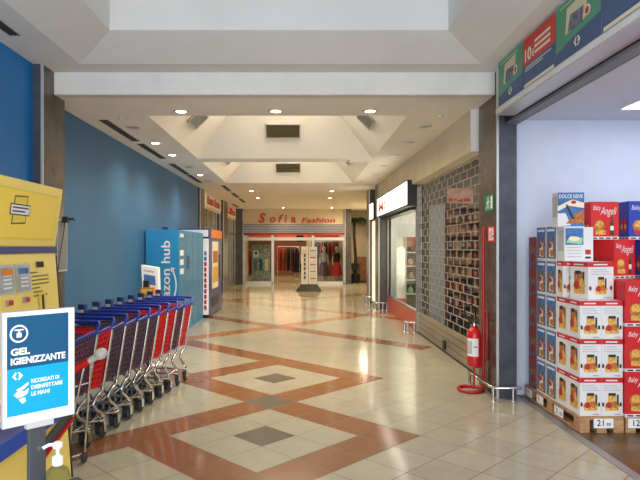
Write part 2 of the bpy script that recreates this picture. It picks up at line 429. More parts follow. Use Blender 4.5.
# left shop shells (dark rooms behind the storefronts)
b = MB(); b.box(-5.0, -4.9, 16.65, 26.3, 0, 3.43, 'cream'); b.box(-5.0, -3.0, 16.55, 16.65, 0, 3.43, 'cream'); b.box(-5.0, -3.0, 26.2, 26.3, 0, 3.43, 'cream')
b.face([(-5, 16.6, 0), (-3.2, 16.6, 0), (-3.2, 26.3, 0), (-5, 26.3, 0)], 'floor'); b.face([(-5, 16.6, 3.43), (-5, 26.3, 3.43), (-3.0, 26.3, 3.43), (-3.0, 16.6, 3.43)], 'ceil2')
struct('wall_left_shops', b)
for i, (y0, y1) in enumerate(((17.4, 21.15), (22.3, 25.9))):
    b = MB()
    b.box(-3.02, -2.96, y0, y1, 2.90, 3.43, 'cream')
    n = 4
    for k in range(n + 1):
        y = y0 + (y1 - y0) * k / n; b.box(-3.03, -2.97, y - 0.04, y + 0.04, 0, 2.9, 'steel')
    b.box(-3.03, -2.97, y0, y1, 0, 0.12, 'steel'); b.box(-3.03, -2.97, y0, y1, 2.25, 2.31, 'steel')
    o = struct('window_%d' % (i + 1), b)
    g = MB(); g.box(-3.005, -2.995, y0, y1, 0.12, 2.9, 'glass'); g.build('pane', o)

# Sofia facade
YF = 26.3
b = MB()
b.box(-2.66, 2.05, YF, YF + 0.3, 2.74, 3.43, 'cream'); b.box(-2.66, 2.05, YF + 0.02, YF + 0.12, 2.36, 2.74, 'darkmetal')
for k in range(5): b.box(-2.66, 2.05, YF - 0.06, YF + 0.1, 2.36 + k * 0.075, 2.36 + k * 0.075 + 0.05, 'steel')
b.box(-2.66, 2.05, YF - 0.02, YF + 0.1, 2.24, 2.36, 'boxdark'); b.box(-2.66, 2.05, YF - 0.03, YF + 0.1, 2.0, 2.14, 'alu')
struct('wall_far', b)
b = MB()
for x in (-2.62, -1.30, 0.55, 2.0): b.box(x - 0.06, x + 0.06, YF, YF + 0.08, 0, 2.24, 'alu')
b.box(-2.6, -1.3, YF, YF + 0.08, 0, 0.12, 'alu'); b.box(0.55, 2.0, YF, YF + 0.08, 0, 0.12, 'alu')
o = struct('door_1', b)
g = MB(); g.box(-2.56, -1.36, YF + 0.03, YF + 0.04, 0.12, 2.0, 'glass'); g.build('pane', o)
g = MB(); g.box(0.61, 1.94, YF + 0.03, YF + 0.04, 0.12, 2.0, 'glass'); g.build('pane', o)
b = MB()
b.box(-3.3, -3.2, YF, 35, 0, 3.43, 'cream'); b.box(2.3, 2.42, 28.6, 35, 0, 3.43, 'cream'); b.box(-3.3, 2.4, 34.9, 35, 0, 2.2, 'cabwood'); b.box(-3.3, 2.4, 34.88, 35, 2.2, 3.43, 'orangewall')
b.box(2.03, 2.08, YF + 0.3, 28.6, 0, 3.43, 'cream')
struct('wall_far_shop', b)
b = MB(); b.box(-2.6, -1.4, 28.2, 28.3, 2.15, 2.75, 'orangewall'); b.box(-1.2, 0.4, 29.5, 29.6, 2.05, 2.6, 'orangewall'); struct('trim_2', b)

# ------------------------------------------------------------------ fittings of the ceiling
def downlight(x, y, lit, label, z=ZD, r=0.085):
    t = thing('downlight', label, 'ceiling light', (x, y, z), 0, 'recessed ceiling downlights')
    b = MB(); b.lathe([(r * 0.78, -0.006), (r * 1.1, -0.010), (r * 1.2, 0.0), (r * 0.78, 0.0), (r * 0.78, -0.006)], (0, 0, 0), 'alu', 20, caps=False); b.build('rim', t)
    b = MB(); b.lathe([(0.0, -0.012), (r * 0.5, -0.011), (r * 0.78, -0.005)], (0, 0, 0), 'lampon' if lit else 'lampoff', 20, caps=False); b.build('lens', t)
    if lit:
        l = bpy.data.lights.new('downlight lamp', 'SPOT'); l.energy = 50 if x < -2 else (130 if y < 15 else 190); l.spot_size = 2.5; l.spot_blend = 1.0; l.shadow_soft_size = 0.07
        l.color = (1.0, 0.87, 0.68) if y < 15 else (1.0, 0.76, 0.44); lo = bpy.data.objects.new('downlight_lamp', l); C.objects.link(lo); lo.location = (x, y, z - 0.05)
for x, y, n in ((-1.53, 7.31, 'left'), (-0.32, 7.29, 'middle'), (0.88, 7.29, 'right')):
    downlight(x, y, True, 'lit downlight in the strip just behind the white beam, %s of the three' % n)
for i, (y, on) in enumerate(((8.26, 0), (9.53, 1), (10.77, 1), (12.4, 0), (13.76, 1), (15.0, 0))):
    downlight(-2.42, y, bool(on), '%s downlight beside the blue wall, %s of that row counted from the beam' % ('lit' if on else 'unlit', ORD[i]))
for i, y in enumerate((8.2, 9.44, 10.77, 12.2, 13.6)):
    downlight(1.77, y, False, 'unlit downlight above the shuttered shops, %s of that row counted from the beam' % ORD[i])
for x, y, n in ((-1.53, 17.7, 'nearer left'), (-1.52, 20.2, 'farther left'), (0.95, 17.7, 'nearer right'), (1.02, 20.2, 'farther right')):
    downlight(x, y, True, 'lit downlight behind the second coffer, %s of the four' % n)
for x, y, n in ((-0.78, 25.2, 'left'), (1.35, 25.2, 'right')):
    downlight(x, y, True, 'lit downlight right before the fashion shop sign, %s one' % n)

def slot(x0, x1, y0, y1, z, label):
    b = MB(); b.box(x0, x1, y0, y1, z - 0.004, z, 'slot')
    for k in range(3):
        xx = x0 + (x1 - x0) * (k + 0.5) / 3; b.box(xx - 0.004, xx + 0.004, y0, y1, z - 0.010, z - 0.003, 'darkmetal')
    b.box(x0 - 0.01, x0, y0, y1, z - 0.008, z, 'lgrey'); b.box(x1, x1 + 0.01, y0, y1, z - 0.008, z, 'lgrey')
    tag(b.build('ceiling_vent', None, ((x0 + x1) / 2, (y0 + y1) / 2, z)), label, 'air vent', 'brown air slots in the ceiling')
slot(-2.72, -2.62, 3.3, 5.35, ZC, 'brown air slot in the high near ceiling above the yellow machine')
for i, (y0, y1) in enumerate(((7.8, 9.35), (9.6, 11.2), (11.9, 13.6), (13.76, 15.4))):
    slot(-2.75, -2.63, y0, y1, ZD, 'long brown air slot beside the blue wall, %s counted from the beam' % ORD[i])
for i, (y0, y1) in enumerate(((16.1, 17.7), (18.3, 20.0), (20.6, 22.3))):
    slot(-2.25, -2.13, y0, y1, ZD, 'brown air slot before the left shop signs, %s counted from the coffer' % ORD[i])
slot(-2.80, -2.68, 23.0, 25.0, ZD, 'small brown air slot farthest down the corridor by the fashion shop')

def coffer_vent(o, u, v, w, h, label, vm='vent'):
    t = thing('coffer_vent', label, 'air vent', o, 0, 'vents in the ceiling coffers')
    u, v = Vector(u).normalized(), Vector(v).normalized(); n = u.cross(v)
    b = MB(); fr = (Vector((0, 0, 0)), u, v)
    def slab(a0, b0, a1, b1, m, l0, l1):
        vs = [u * a + v * c + n * l for l in (l0, l1) for a, c in ((a0, b0), (a1, b0), (a1, b1), (a0, b1))]
        b.mesh(vs, [(3, 2, 1, 0), (4, 5, 6, 7), (0, 1, 5, 4), (1, 2, 6, 5), (2, 3, 7, 6), (3, 0, 4, 7)], m)
    for q in ((-w / 2, -h / 2, w / 2, -h / 2 + 0.02), (-w / 2, h / 2 - 0.02, w / 2, h / 2), (-w / 2, -h / 2, -w / 2 + 0.02, h / 2), (w / 2 - 0.02, -h / 2, w / 2, h / 2)): slab(*q, 'alu', 0, 0.02)
    b.build('frame', t)
    b = MB(); slab(-w / 2 + 0.02, -h / 2 + 0.02, w / 2 - 0.02, h / 2 - 0.02, vm, 0, 0.004)
    for k in range(7):
        c = -h / 2 + 0.03 + (h - 0.06) * k / 6; slab(-w / 2 + 0.02, c - 0.006, w / 2 - 0.02, c + 0.006, vm, 0.003, 0.014)
    b.build('grille', t)
s2 = math.sqrt(0.5)
xm = (K0 + K1) / 2
for (y0, y1, nm) in ((7.55, 11.2, 'first'), (11.68, 15.45, 'second')):
    dzk = 0.45 if nm == 'first' else 0.36
    coffer_vent((xm - 0.03, y1 - dzk - 0.004, ZD + dzk - 0.004), (1, 0, 0), (0, -1, 1.02), 0.66, 0.32, 'dark bronze vent on the far slope of the %s coffer' % nm)
    ym = (y0 + y1) / 2
    coffer_vent((K0 + 0.354, ym - 0.1, ZD + 0.346), (0, 1, 0), (1, 0, 1.02), 0.66, 0.32, 'vent with painted skylight sheen on the left slope of the %s coffer' % nm, 'ventsheen')
    coffer_vent((K1 - 0.354, ym - 0.1, ZD + 0.346), (0, -1, 0), (-1, 0, 1.02), 0.66, 0.32, 'vent with painted skylight sheen on the right slope of the %s coffer' % nm, 'ventsheen')
def detector(x, y, label):
    b = MB(); b.lathe([(0.0, -0.035), (0.022, -0.033), (0.028, -0.012), (0.04, 0.0)], (x, y, ZD), 'lgrey', 14)
    tag(b.build('smoke_detector', None, (x, y, ZD)), label, 'detector', 'small ceiling detectors')
detector(-2.4, 7.62, 'tiny ceiling detector in the left corner behind the beam')
detector(1.83, 7.55, 'tiny ceiling detector in the right corner behind the beam')
detector(0.95, 11.44, 'tiny ceiling detector on the strip between the two coffers')

# ------------------------------------------------------------------ yellow reverse vending machine
t = thing('bottle_return_machine', 'large yellow vending machine with slanted header behind the hand gel sign', 'vending machine', (-2.3, 3.4, 0))
O = (-2.3, 3.4, 0)
XB, XT, Y0m, Y1m = -1.67, -1.79, 2.5, 4.18
b = MB()
b.hexa([(-2.88, Y0m, 0), (XB, Y0m, 0), (XB, Y1m, 0), (-2.88, Y1m, 0)], [(-2.88, Y0m, 1.66), (XT, Y0m, 1.66), (XT, Y1m, 1.66), (-2.88, Y1m, 1.66)], 'yellow')
b.build('cabinet', t, O, 0.008)
b = MB(); b.box(-2.86, XT + 0.012, Y0m + 0.01, Y1m - 0.005, 1.66, 1.70, 'navyband'); b.build('band', t, O)
b = MB(); b.hexa([(-2.88, Y0m, 1.70), (XT, Y0m, 1.70), (XT, Y1m, 1.70), (-2.88, Y1m, 1.70)], [(-2.88, Y0m, 2.12), (-1.735, Y0m, 2.12), (-1.735, Y1m, 2.12), (-2.88, Y1m, 2.12)], 'yellow')
hd = b.build('header', t, O, 0.008)
b = MB()
hv = Vector((-1.735 - XT, 0, 0.42)); hf = FR((XT, Y0m, 1.70), (0, 1, 0), hv.normalized()); L = Y1m - Y0m; hh = hv.length
b.rect(hf, 0.1, 0.06, L - 0.09, hh - 0.07, 'yellow2', 0.004)
for q in ((0.09, 0.05, L - 0.08, 0.06), (0.09, hh - 0.07, L - 0.08, hh - 0.06), (L - 0.09, 0.05, L - 0.08, hh - 0.06)): b.rect(hf, *q, 'yellowpale', 0.006)
b.build('header_panel', t, O)
b = MB()   # emblem
ce = L - 0.60
b.poly(hf, [(ce - 0.09, 0.14), (ce + 0.09, 0.15), (ce + 0.085, 0.33), (ce - 0.085, 0.32)], 'ink', 0.005); b.poly(hf, [(ce - 0.08, 0.15), (ce + 0.08, 0.16), (ce + 0.075, 0.32), (ce - 0.075, 0.31)], 'yellowpale', 0.006)
b.rect(hf, ce - 0.125, 0.20, ce + 0.125, 0.27, 'inkd', 0.007); b.rect(hf, ce - 0.117, 0.207, ce + 0.117, 0.263, 'paper', 0.008)
b.rect(hf, ce - 0.10, 0.242, ce + 0.10, 0.252, 'navyband', 0.009); b.rect(hf, ce - 0.10, 0.219, ce + 0.06, 0.229, 'navyband', 0.009)
b.build('emblem', t, O)
bv = Vector((XT - XB, 0, 1.66)); bf = FR((XB, Y0m, 0), (0, 1, 0), bv.normalized())
def ym(px, X=-1.77): return X * 573 / (px - 301) - Y0m     # along-machine coordinate
def disp(a0, a1, z0, z1, top):
    b = MB(); b.rect(bf, a0 - 0.015, z0 - 0.015, a1 + 0.015, z1 + 0.015, 'lgrey', 0.006); b.rect(bf, a0, z0, a1, z1, 'mirrordisp', 0.009)
    b.rect(bf, a0 + 0.02, z1 - 0.05, a1 - 0.02, z1 - 0.01, top, 0.011)
    for k in range(4): b.rect(bf, a0 + 0.03, z0 + 0.02 + 0.025 * k, a1 - 0.03, z0 + 0.03 + 0.025 * k, 'paper', 0.011)
    b.build('display_window', t, O)
disp(ym(0), ym(14), 1.43, 1.58, 'orange'); disp(ym(18), ym(30), 1.43, 1.58, 'psky')
b = MB(); b.rect(bf, ym(37.5), 1.565, ym(45), 1.605, 'inkd', 0.006); b.build('screen', t, O)
b = MB()
for k, (a, c) in enumerate(((31, 38), (32, 49), (32, 49), (32, 49), (32, 40), (33, 42), (33, 47))): b.rect(bf, ym(a), 1.53 - k * 0.026, ym(c), 1.538 - k * 0.026, 'ink', 0.005)
b.build('printed_text', t, O)
for px in (5, 22):
    b = MB(); b.rect(bf, ym(px), 1.345, ym(px + 5.5), 1.385, 'lgrey', 0.004); b.rect(bf, ym(px) + 0.006, 1.35, ym(px + 5.5) - 0.006, 1.38, 'red', 0.02); b.build('button', t, O)
b = MB(); a = ym(40.5)
b.rect(bf, a - 0.04, 1.22, a + 0.06, 1.40, 'yellowpale', 0.006); b.rect(bf, a, 1.24, a + 0.03, 1.38, 'inkd', 0.009); b.build('slot', t, O)
b = MB(); zs = 0.62
b.hexa([(-1.9, Y0m + 0.3, zs), (-1.50, Y0m + 0.3, zs), (-1.50, 3.62, zs), (-1.9, 3.62, zs)], [(-1.9, Y0m + 0.3, zs + 0.08), (-1.52, Y0m + 0.3, zs + 0.08), (-1.52, 3.60, zs + 0.08), (-1.9, 3.60, zs + 0.08)], 'blueshelf')
b.build('bag_shelf', t, O, 0.006)
b = MB(); b.rect(bf, 0.75, 0.74, 0.98, 0.80, 'red', 0.008); b.rect(bf, 0.65, 0.62, 1.05, 0.70, 'lgrey', 0.006); b.build('label', t, O)
b = MB(); b.bar((-1.64, 3.55, 0.40), (-1.60, 3.95, 0.55), 0.05, 0.03, 'darkgrey'); b.bar((-1.625, 3.55, 0.37), (-1.585, 3.95, 0.52), 0.05, 0.015, 'red'); b.build('lever', t, O)
b = MB(); b.hexa([(XB - 0.03, Y1m, 0.02), (XB + 0.004, Y1m, 0.02), (XB + 0.004, Y1m + 0.012, 0.02), (XB - 0.03, Y1m + 0.012, 0.02)], [(XT - 0.03, Y1m, 1.64), (XT + 0.004, Y1m, 1.64), (XT + 0.004, Y1m + 0.012, 1.64), (XT - 0.03, Y1m + 0.012, 1.64)], 'darkmetal'); b.build('edge_seal', t, O)

# ------------------------------------------------------------------ hand gel sign
ang = math.atan2(0.21, 0.196)     # panel direction in plan
ux, uy = math.cos(ang), math.sin(ang)
SO = (-1.09, 2.385, 0)
t = thing('hand_gel_stand', 'charcoal floor stand with blue GEL IGIENIZZANTE sign before the yellow machine', 'sign stand', SO, ang)
W, zb, zt = 0.296, 0.975, 1.44
b = MB(); b.box(-W / 2, W / 2, -0.012, 0.012, zb, zt, 'lgrey'); pn = b.build('sign_panel', t, bevel=0.003)
fr = FR((-W / 2, -0.0125, zb), (1, 0, 0), (0, 0, 1)); Hh = zt - zb
b = MB()
b.rect(fr, 0.004, 0.004, W - 0.006, Hh - 0.004, 'paper', 0.0006)
b.rect(fr, 0.016, 0.045, W - 0.03, Hh - 0.02, 'signcyan', 0.0012); b.rect(fr, 0.016, 0.235, W - 0.03, Hh - 0.02, 'signblue', 0.0018)
b.disc(fr, 0.062, 0.375, 0.036, 0.036, 'paper', 0.0024, 24); b.disc(fr, 0.062, 0.375, 0.029, 0.029, 'signblue', 0.003, 24)
b.rect(fr, 0.052, 0.36, 0.072, 0.378, 'paper', 0.0036); b.rect(fr, 0.058, 0.378, 0.066, 0.388, 'paper', 0.0036); b.rect(fr, 0.044, 0.388, 0.08, 0.393, 'paper', 0.0036)
b.text(fr, 'GEL', 0.03, 0.29, 0.026, 'paper', 0.003, w=0.075, off=0.04)
b.text(fr, 'IGIENIZZANTE', 0.03, 0.252, 0.026, 'paper', 0.003, w=0.222, off=0.04)
def carrefour(b, fr, a, c, h, m1='paper', m2='paper', lift=0.003):
    b.poly(fr, [(a, c), (a + 0.42 * h, c + 0.5 * h), (a + 0.52 * h, c + 0.30 * h), (a + 0.34 * h, c), (a + 0.52 * h, c - 0.30 * h), (a + 0.42 * h, c - 0.5 * h)], m1, lift)
    b.poly(fr, [(a + 1.25 * h, c), (a + 0.8 * h, c + 0.5 * h), (a + 0.62 * h, c + 0.34 * h), (a + 0.9 * h, c + 0.18 * h), (a + 0.7 * h, c), (a + 0.9 * h, c - 0.18 * h), (a + 0.62 * h, c - 0.34 * h), (a + 0.8 * h, c - 0.5 * h)], m2, lift)
carrefour(b, fr, 0.035, 0.205, 0.034)
b.text(fr, 'RICORDATI DI', 0.11, 0.168, 0.016, 'paper', 0.003, w=0.115, off=0.03)
b.text(fr, 'DISINFETTARE', 0.11, 0.142, 0.016, 'paper', 0.003, w=0.13, off=0.03)
b.text(fr, 'LE MANI', 0.11, 0.116, 0.016, 'paper', 0.003, w=0.075, off=0.03)
b.poly(fr, [(0.04, 0.13), (0.06, 0.145), (0.085, 0.14), (0.1, 0.15), (0.095, 0.128), (0.075, 0.118), (0.055, 0.115)], 'paper', 0.003)
b.poly(fr, [(0.05, 0.15), (0.075, 0.16), (0.098, 0.175), (0.1, 0.165), (0.08, 0.148), (0.06, 0.143)], 'paper', 0.003)
b.poly(fr, [(0.06, 0.11), (0.085, 0.115), (0.09, 0.098), (0.075, 0.09)], 'paper', 0.003)
b.build('printed_sheet', pn)
b = MB(); b.box(-0.035, 0.035, 0.013, 0.04, 0.02, zb + 0.25, 'darkgrey'); po = b.build('pole', t, bevel=0.004)
b = MB(); b.box(-0.055, 0.055, -0.014, 0.0129, zb - 0.02, zb + 0.006, 'lgrey'); b.build('clip', t)
b = MB(); b.lathe([(0.009, 0.0), (0.009, 0.004), (0.0, 0.005)], (0.005, 0.012, 0.86), 'chrome', 12, 'y'); b.build('screw', po)
b = MB(); b.box(-0.17, 0.17, -0.15, 0.19, 0.0, 0.02, 'darkgrey'); b.build('foot_plate', t, bevel=0.004)
zt2 = 0.62
b = MB(); b.box(-0.02, 0.17, -0.17, 0.0125, zt2, zt2 + 0.012, 'darkgrey'); b.box(0.10, 0.172, -0.17, 0.0125, zt2 + 0.012, zt2 + 0.07, 'darkgrey'); b.box(-0.02, 0.17, -0.006, 0.0125, zt2 + 0.012, zt2 + 0.05, 'darkgrey'); b.build('tray', t)
lp = Matrix.Rotation(ang, 3, 'Z') @ Vector((0.04, -0.085, 0))
G0 = (SO[0] + lp.x, SO[1] + lp.y, zt2 + 0.0135)
t = thing('gel_bottle', 'clear hand gel bottle with white pump in the stand tray', 'bottle', G0)
b = MB(); b.lathe([(0.048, 0), (0.052, 0.01), (0.052, 0.12), (0.044, 0.15), (0.02, 0.168), (0.016, 0.175)], (0, 0, 0), 'bottle', 20); b.build('body', t)
b = MB(); b.lathe([(0.046, 0.004), (0.048, 0.02), (0.048, 0.08), (0.0, 0.082)], (0, 0, 0), 'lgrey', 20); b.build('gel', t)
b = MB(); b.lathe([(0.021, 0.172), (0.022, 0.205), (0.012, 0.21), (0.007, 0.212), (0.007, 0.24), (0.02, 0.242), (0.02, 0.262), (0.008, 0.268), (0.0, 0.268)], (0, 0, 0), 'paper', 16)
b.tube([(0.0, 0, 0.256), (-0.03, -0.015, 0.258), (-0.05, -0.026, 0.248)], 0.007, 'paper', 8); b.build('pump', t)

# ------------------------------------------------------------------ wall pilaster fittings
b = MB(); b.box(-2.80, -2.74, 6.45, 6.72, 1.42, 2.02, 'lgrey'); b.box(-2.741, -2.736, 6.47, 6.70, 1.44, 2.0, 'grey')
tag(b.build('junction_box', None, (-2.77, 6.58, 1.42), 0.004), 'tall grey junction box on the left pilaster beside the blue wall', 'junction box')
t = thing('wall_hook', 'black cable bracket sticking out from the left pilaster with a hanging wire', 'bracket', (-2.70, 6.6, 2.0))
b = MB(); b.box(-0.036, 0.02, -0.04, 0.04, -0.02, 0.05, 'black'); b.tube([(0.0, 0, 0.02), (0.05, 0, 0.02), (0.07, 0, 0.03), (0.09, 0, 0.005)], 0.011, 'black', 8); b.build('arm', t)
b = MB(); b.tube([(0.0, -0.04, 0.0), (-0.01, -0.06, -0.15), (-0.02, -0.14, -0.4), (-0.03, -0.17, -0.6)], 0.005, 'black', 6); b.build('wire', t)

# ------------------------------------------------------------------ shopping carts (nested train, handles at the far end)
def bz(p0, p1, p2, n=6):
    return [tuple((1 - k) ** 2 * a + 2 * k * (1 - k) * c + k * k * d for a, c, d in zip(p0, p1, p2)) for k in [i / n for i in range(n + 1)]]
def basket_mesh(m):
    b = MB()
    # corners: back (handle, y=0) and front (y=-0.56)
    def side(pa, pb, pc, pd, nu, nv):      # a,b bottom; d,c top; lattice
        pa, pb, pc, pd = map(Vector, (pa, pb, pc, pd))
        def P(u, v): return (pa * (1 - u) + pb * u) * (1 - v) + (pd * (1 - u) + pc * u) * v
        n = (pb - pa).cross(pd - pa).normalized()
        for j in range(nv + 1):
            v = j / nv; w = 0.034 if j in (0, nv) else 0.017
            b.bar(P(0, v), P(1, v), 0.008, w, m)
        for i in range(nu + 1):
            u = i / nu; w = 0.03 if i in (0, nu) else 0.014
            b.bar(P(u, 0), P(u, 1), w, 0.008, m, up=n)
    bl, br, fl, f_ = (-0.17, -0.02, 0.47), (0.17, -0.02, 0.47), (-0.12, -0.54, 0.52), (0.12, -0.54, 0.52)
    tl, tr, gl, gr = (-0.26, 0.0, 0.98), (0.26, 0.0, 0.98), (-0.190, -0.58, 0.88), (0.190, -0.58, 0.88)
    side(f_, br, tr, gr, 14, 10); side(bl, fl, gl, tl, 14, 10); side(fl, f_, gr, gl, 8, 9)
    side((-0.17, -0.02, 0.955), (0.17, -0.02, 0.955), (0.16, -0.28, 0.945), (-0.16, -0.28, 0.945), 8, 5)   # rear flap swung up
    b.mesh([bl, br, f_, fl], [(0, 1, 2, 3)], m)
    o = b.build('basket_tmp'); me = o.data; bpy.data.objects.remove(o); return me
BM = {'red': basket_mesh('cartred'), 'purple': basket_mesh('cartpurple')}
def cart(colour):
    t = thing('shopping_cart', 'x', 'shopping cart', (0, 0, 0), 0, 'nested shopping carts by the blue wall')
    o = bpy.data.objects.new('basket', BM[colour]); C.objects.link(o); o.parent = t
    b = MB(); b.tube([(-0.265, 0.01, 0.99), (-0.193, -0.585, 0.89), (0.193, -0.585, 0.89), (0.265, 0.01, 0.99)], 0.013, 'cartblue', 8); b.build('rim', t)
    b = MB(); b.tube([(-0.27, 0.0, 0.98), (-0.275, 0.05, 1.04), (-0.26, 0.07, 1.055), (0.26, 0.07, 1.055), (0.275, 0.05, 1.04), (0.27, 0.0, 0.98)], 0.017, 'cartblue', 8); hd = b.build('handle', t)
    b = MB(); b.box(-0.22, -0.15, 0.045, 0.095, 1.03, 1.15, 'navy'); b.box(-0.21, -0.16, 0.03, 0.05, 1.07, 1.10, 'lgrey'); b.build('coin_lock', hd, bevel=0.004)
    b = MB()
    for s in (-1, 1):
        b.tube([(s * 0.272, 0.02, 0.96), (s * 0.232, 0.015, 0.7), (s * 0.195, 0.0, 0.46)] + bz((s * 0.192, 0.0, 0.42), (s * 0.190, -0.30, 0.36), (s * 0.19, -0.05, 0.24), 8) + bz((s * 0.187, -0.02, 0.2), (s * 0.19, 0.10, 0.16), (s * 0.19, 0.0, 0.145), 6), 0.015, 'chrome', 8)
        b.tube([(s * 0.19, 0.0, 0.15), (s * 0.152, -0.2, 0.19), (s * 0.13, -0.5, 0.15)], 0.012, 'chrome', 8)
    b.tube([(-0.19, 0.0, 0.15), (0.19, 0.0, 0.15)], 0.010, 'chrome', 8); b.tube([(-0.13, -0.5, 0.15), (0.13, -0.5, 0.15)], 0.010, 'chrome', 8)
    b.build('chassis', t)
    for (x, y) in ((-0.19, 0.0), (0.19, 0.0), (-0.13, -0.5), (0.13, -0.5)):
        b = MB(); b.box(x - 0.026, x + 0.026, y - 0.022, y + 0.022, 0.125, 0.137, 'chrome')
        b.box(x - 0.026, x - 0.021, y - 0.018, y + 0.035, 0.05, 0.13, 'chrome'); b.box(x + 0.021, x + 0.026, y - 0.018, y + 0.035, 0.05, 0.13, 'chrome'); cs = b.build('caster', t)
        b = MB(); b.lathe([(0.0, -0.017), (0.02, -0.017), (0.022, -0.014), (0.05, -0.014), (0.06, -0.008), (0.06, 0.008), (0.05, 0.014), (0.022, 0.014), (0.02, 0.017), (0.0, 0.017)], (x, y + 0.012, 0.06), 'rubber', 20, 'x'); b.build('wheel', cs)
    return t
cart_rz = -math.atan(0.138)
cols = ['purple', 'red', 'purple', 'purple', 'purple', 'purple', 'red', 'red', 'purple', 'red']
clab = ['purple shopping cart nearest the hand gel sign, front of the nested train', 'red shopping cart second in the train, alone among purple ones near the gel sign',
        'purple shopping cart directly behind the lone red one', 'purple shopping cart, second of four between the red carts', 'purple shopping cart, third of four between the red carts', 'purple shopping cart touching the pair of red carts from the near side',
        'red shopping cart, nearer of the adjacent red pair', 'red shopping cart, farther of the adjacent red pair', 'purple shopping cart second from the locker end, between two red carts', 'red shopping cart at the far end of the train by the blue lockers']
protos = {}
for i, cl in enumerate(cols):
    Yh = 4.83 + 0.27 * i; Xr = -1.717 + 0.0373 * i
    loc = (Xr - 0.285 * math.cos(cart_rz), Yh - 0.285 * math.sin(cart_rz) * -1 * -1, 0)
    o = protos[cl] if cl in protos else None
    if o is None:
        o = cart(cl); protos[cl] = o; o.location = loc; o.rotation_euler = (0, 0, cart_rz); o['label'] = clab[i]
    else: dup(o, loc, cart_rz, clab[i])

# red-handled pull trolley in front of the first cart
t = thing('basket_trolley', 'red handled basket trolley with grey grip beside the first cart', 'trolley', (-1.66, 4.42, 0))
b = MB(); b.tube([(-0.12, 0.02, 0.74), (0.02, 0.02, 0.815)], 0.030, 'red', 10); hd = b.build('handle', t)
b = MB(); b.tube([(0.0, 0.02, 0.80), (0.055, 0.02, 0.838), (0.10, 0.02, 0.862)], [0.026, 0.026, 0.032], 'lgrey', 10); b.lathe([(0.0, -0.06), (0.04, -0.055), (0.045, 0.0), (0.038, 0.03), (0.0, 0.036)], (0.115, 0.02, 0.875), 'lgrey', 14, 'y'); b.build('grip', hd)
b = MB(); b.tube([(-0.02, 0.02, 0.78), (-0.10, 0.0, 0.40), (-0.14, 0.0, 0.06)], 0.010, 'chrome', 8); b.tube([(0.02, 0.05, 0.80), (-0.02, 0.08, 0.35), (-0.05, 0.1, 0.06)], 0.010, 'chrome', 8); b.tube([(-0.09, 0.0, 0.62), (0.0, 0.05, 0.64)], 0.008, 'chrome', 8)
b.tube([(-0.14, 0.0, 0.07), (-0.05, 0.1, 0.07)], 0.010, 'chrome', 8); b.build('frame', t)
for p in ((-0.14, 0.0), (-0.05, 0.1)):
    b = MB(); b.lathe([(0.0, -0.014), (0.038, -0.014), (0.045, -0.008), (0.045, 0.008), (0.038, 0.014), (0.0, 0.014)], (p[0], p[1], 0.045), 'rubber', 16, 'x'); b.build('wheel', t)

# yellow box hanging on a cart handle, leaflet stand behind the train
t = thing('wipes_dispenser', 'small yellow box on a black post behind the shopping carts', 'dispenser', (-2.02, 7.55, 0))
b = MB(); b.box(-0.08, 0.09, -0.06, 0.05, 1.05, 1.17, 'orange'); b.box(-0.07, 0.08, -0.062, -0.059, 1.07, 1.15, 'yellow2'); b.build('box', t, bevel=0.006)
b = MB(); b.box(-0.05, 0.02, -0.04, 0.03, 1.17, 1.26, 'black'); b.build('cap', t)
b = MB(); b.tube([(0, 0, 0.01), (0, 0, 1.05)], 0.02, 'black', 10); b.lathe([(0.15, 0), (0.15, 0.015), (0.02, 0.02)], (0, 0, 0), 'black', 20); b.build('post', t)
t = thing('leaflet_stand', 'white tilted leaflet stand between the carts and the blue lockers', 'leaflet stand', (-2.12, 8.25, 0))
b = MB(); b.hexa([(-0.15, -0.03, 0.98), (0.08, -0.03, 0.94), (0.08, 0.10, 0.94), (-0.15, 0.10, 0.98)], [(-0.19, 0.03, 1.44), (0.05, 0.03, 1.40), (0.05, 0.16, 1.40), (-0.19, 0.16, 1.44)], 'paper'); pn = b.build('panel', t)
b = MB(); fr = FR((-0.15, -0.03, 0.98), Vector((0.23, 0, -0.04)).normalized(), Vector((-0.04, 0.06, 0.46)).normalized())
b.rect(fr, 0.03, 0.20, 0.20, 0.34, 'psky', 0.002); b.text(fr, 'IGIENE', 0.04, 0.38, 0.03, 'signblue', 0.003, w=0.15)
for k in range(4): b.rect(fr, 0.03, 0.05 + k * 0.035, 0.18 - 0.02 * (k % 2), 0.065 + k * 0.035, 'grey', 0.002)
b.build('printed_sheet', pn)
b = MB(); b.tube([(-0.03, 0.05, 0.01), (-0.03, 0.05, 0.97)], 0.02, 'alu', 10); b.lathe([(0.16, 0), (0.16, 0.012), (0.02, 0.02)], (-0.03, 0.05, 0), 'alu', 20); b.build('post', t)

# ------------------------------------------------------------------ parcel locker
t = thing('parcel_locker', 'tall bright blue parcel locker with many doors against the blue wall', 'locker', (-2.64, 12.2, 0)); O = (-2.64, 12.2, 0)
LX0, LX1, LY0, LY1, LZ = -2.96, -2.33, 10.9, 13.6, 2.03
b = MB(); b.box(LX0, LX1, LY0, LY1, 0.0, LZ, 'lockerblue'); b.box(LX1 - 0.02, LX1 - 0.005, LY0, LY1, 0, 0.06, 'darkmetal')
b.build('body', t, O, 0.006)
fr = FR((LX1 - 0.165, LY0, 0.36), (0, 0, 1), (-1, 0, 0))
b = MB(); b.text(fr, 'amazon hub', 0.02, 0.0, 0.165, 'paper', 0.003, w=1.44, off=0.012)
b.build('lettering', t, O); b = MB()
pts = [(0.30 + 0.62 * k / 12, -0.05 - 0.07 * math.sin(PI * k / 12)) for k in range(13)]
for p, q in zip(pts, pts[1:]): b.poly(fr, [(p[0], p[1] - 0.014), (q[0], q[1] - 0.014), (q[0], q[1] + 0.014), (p[0], p[1] + 0.014)], 'paper', 0.003)
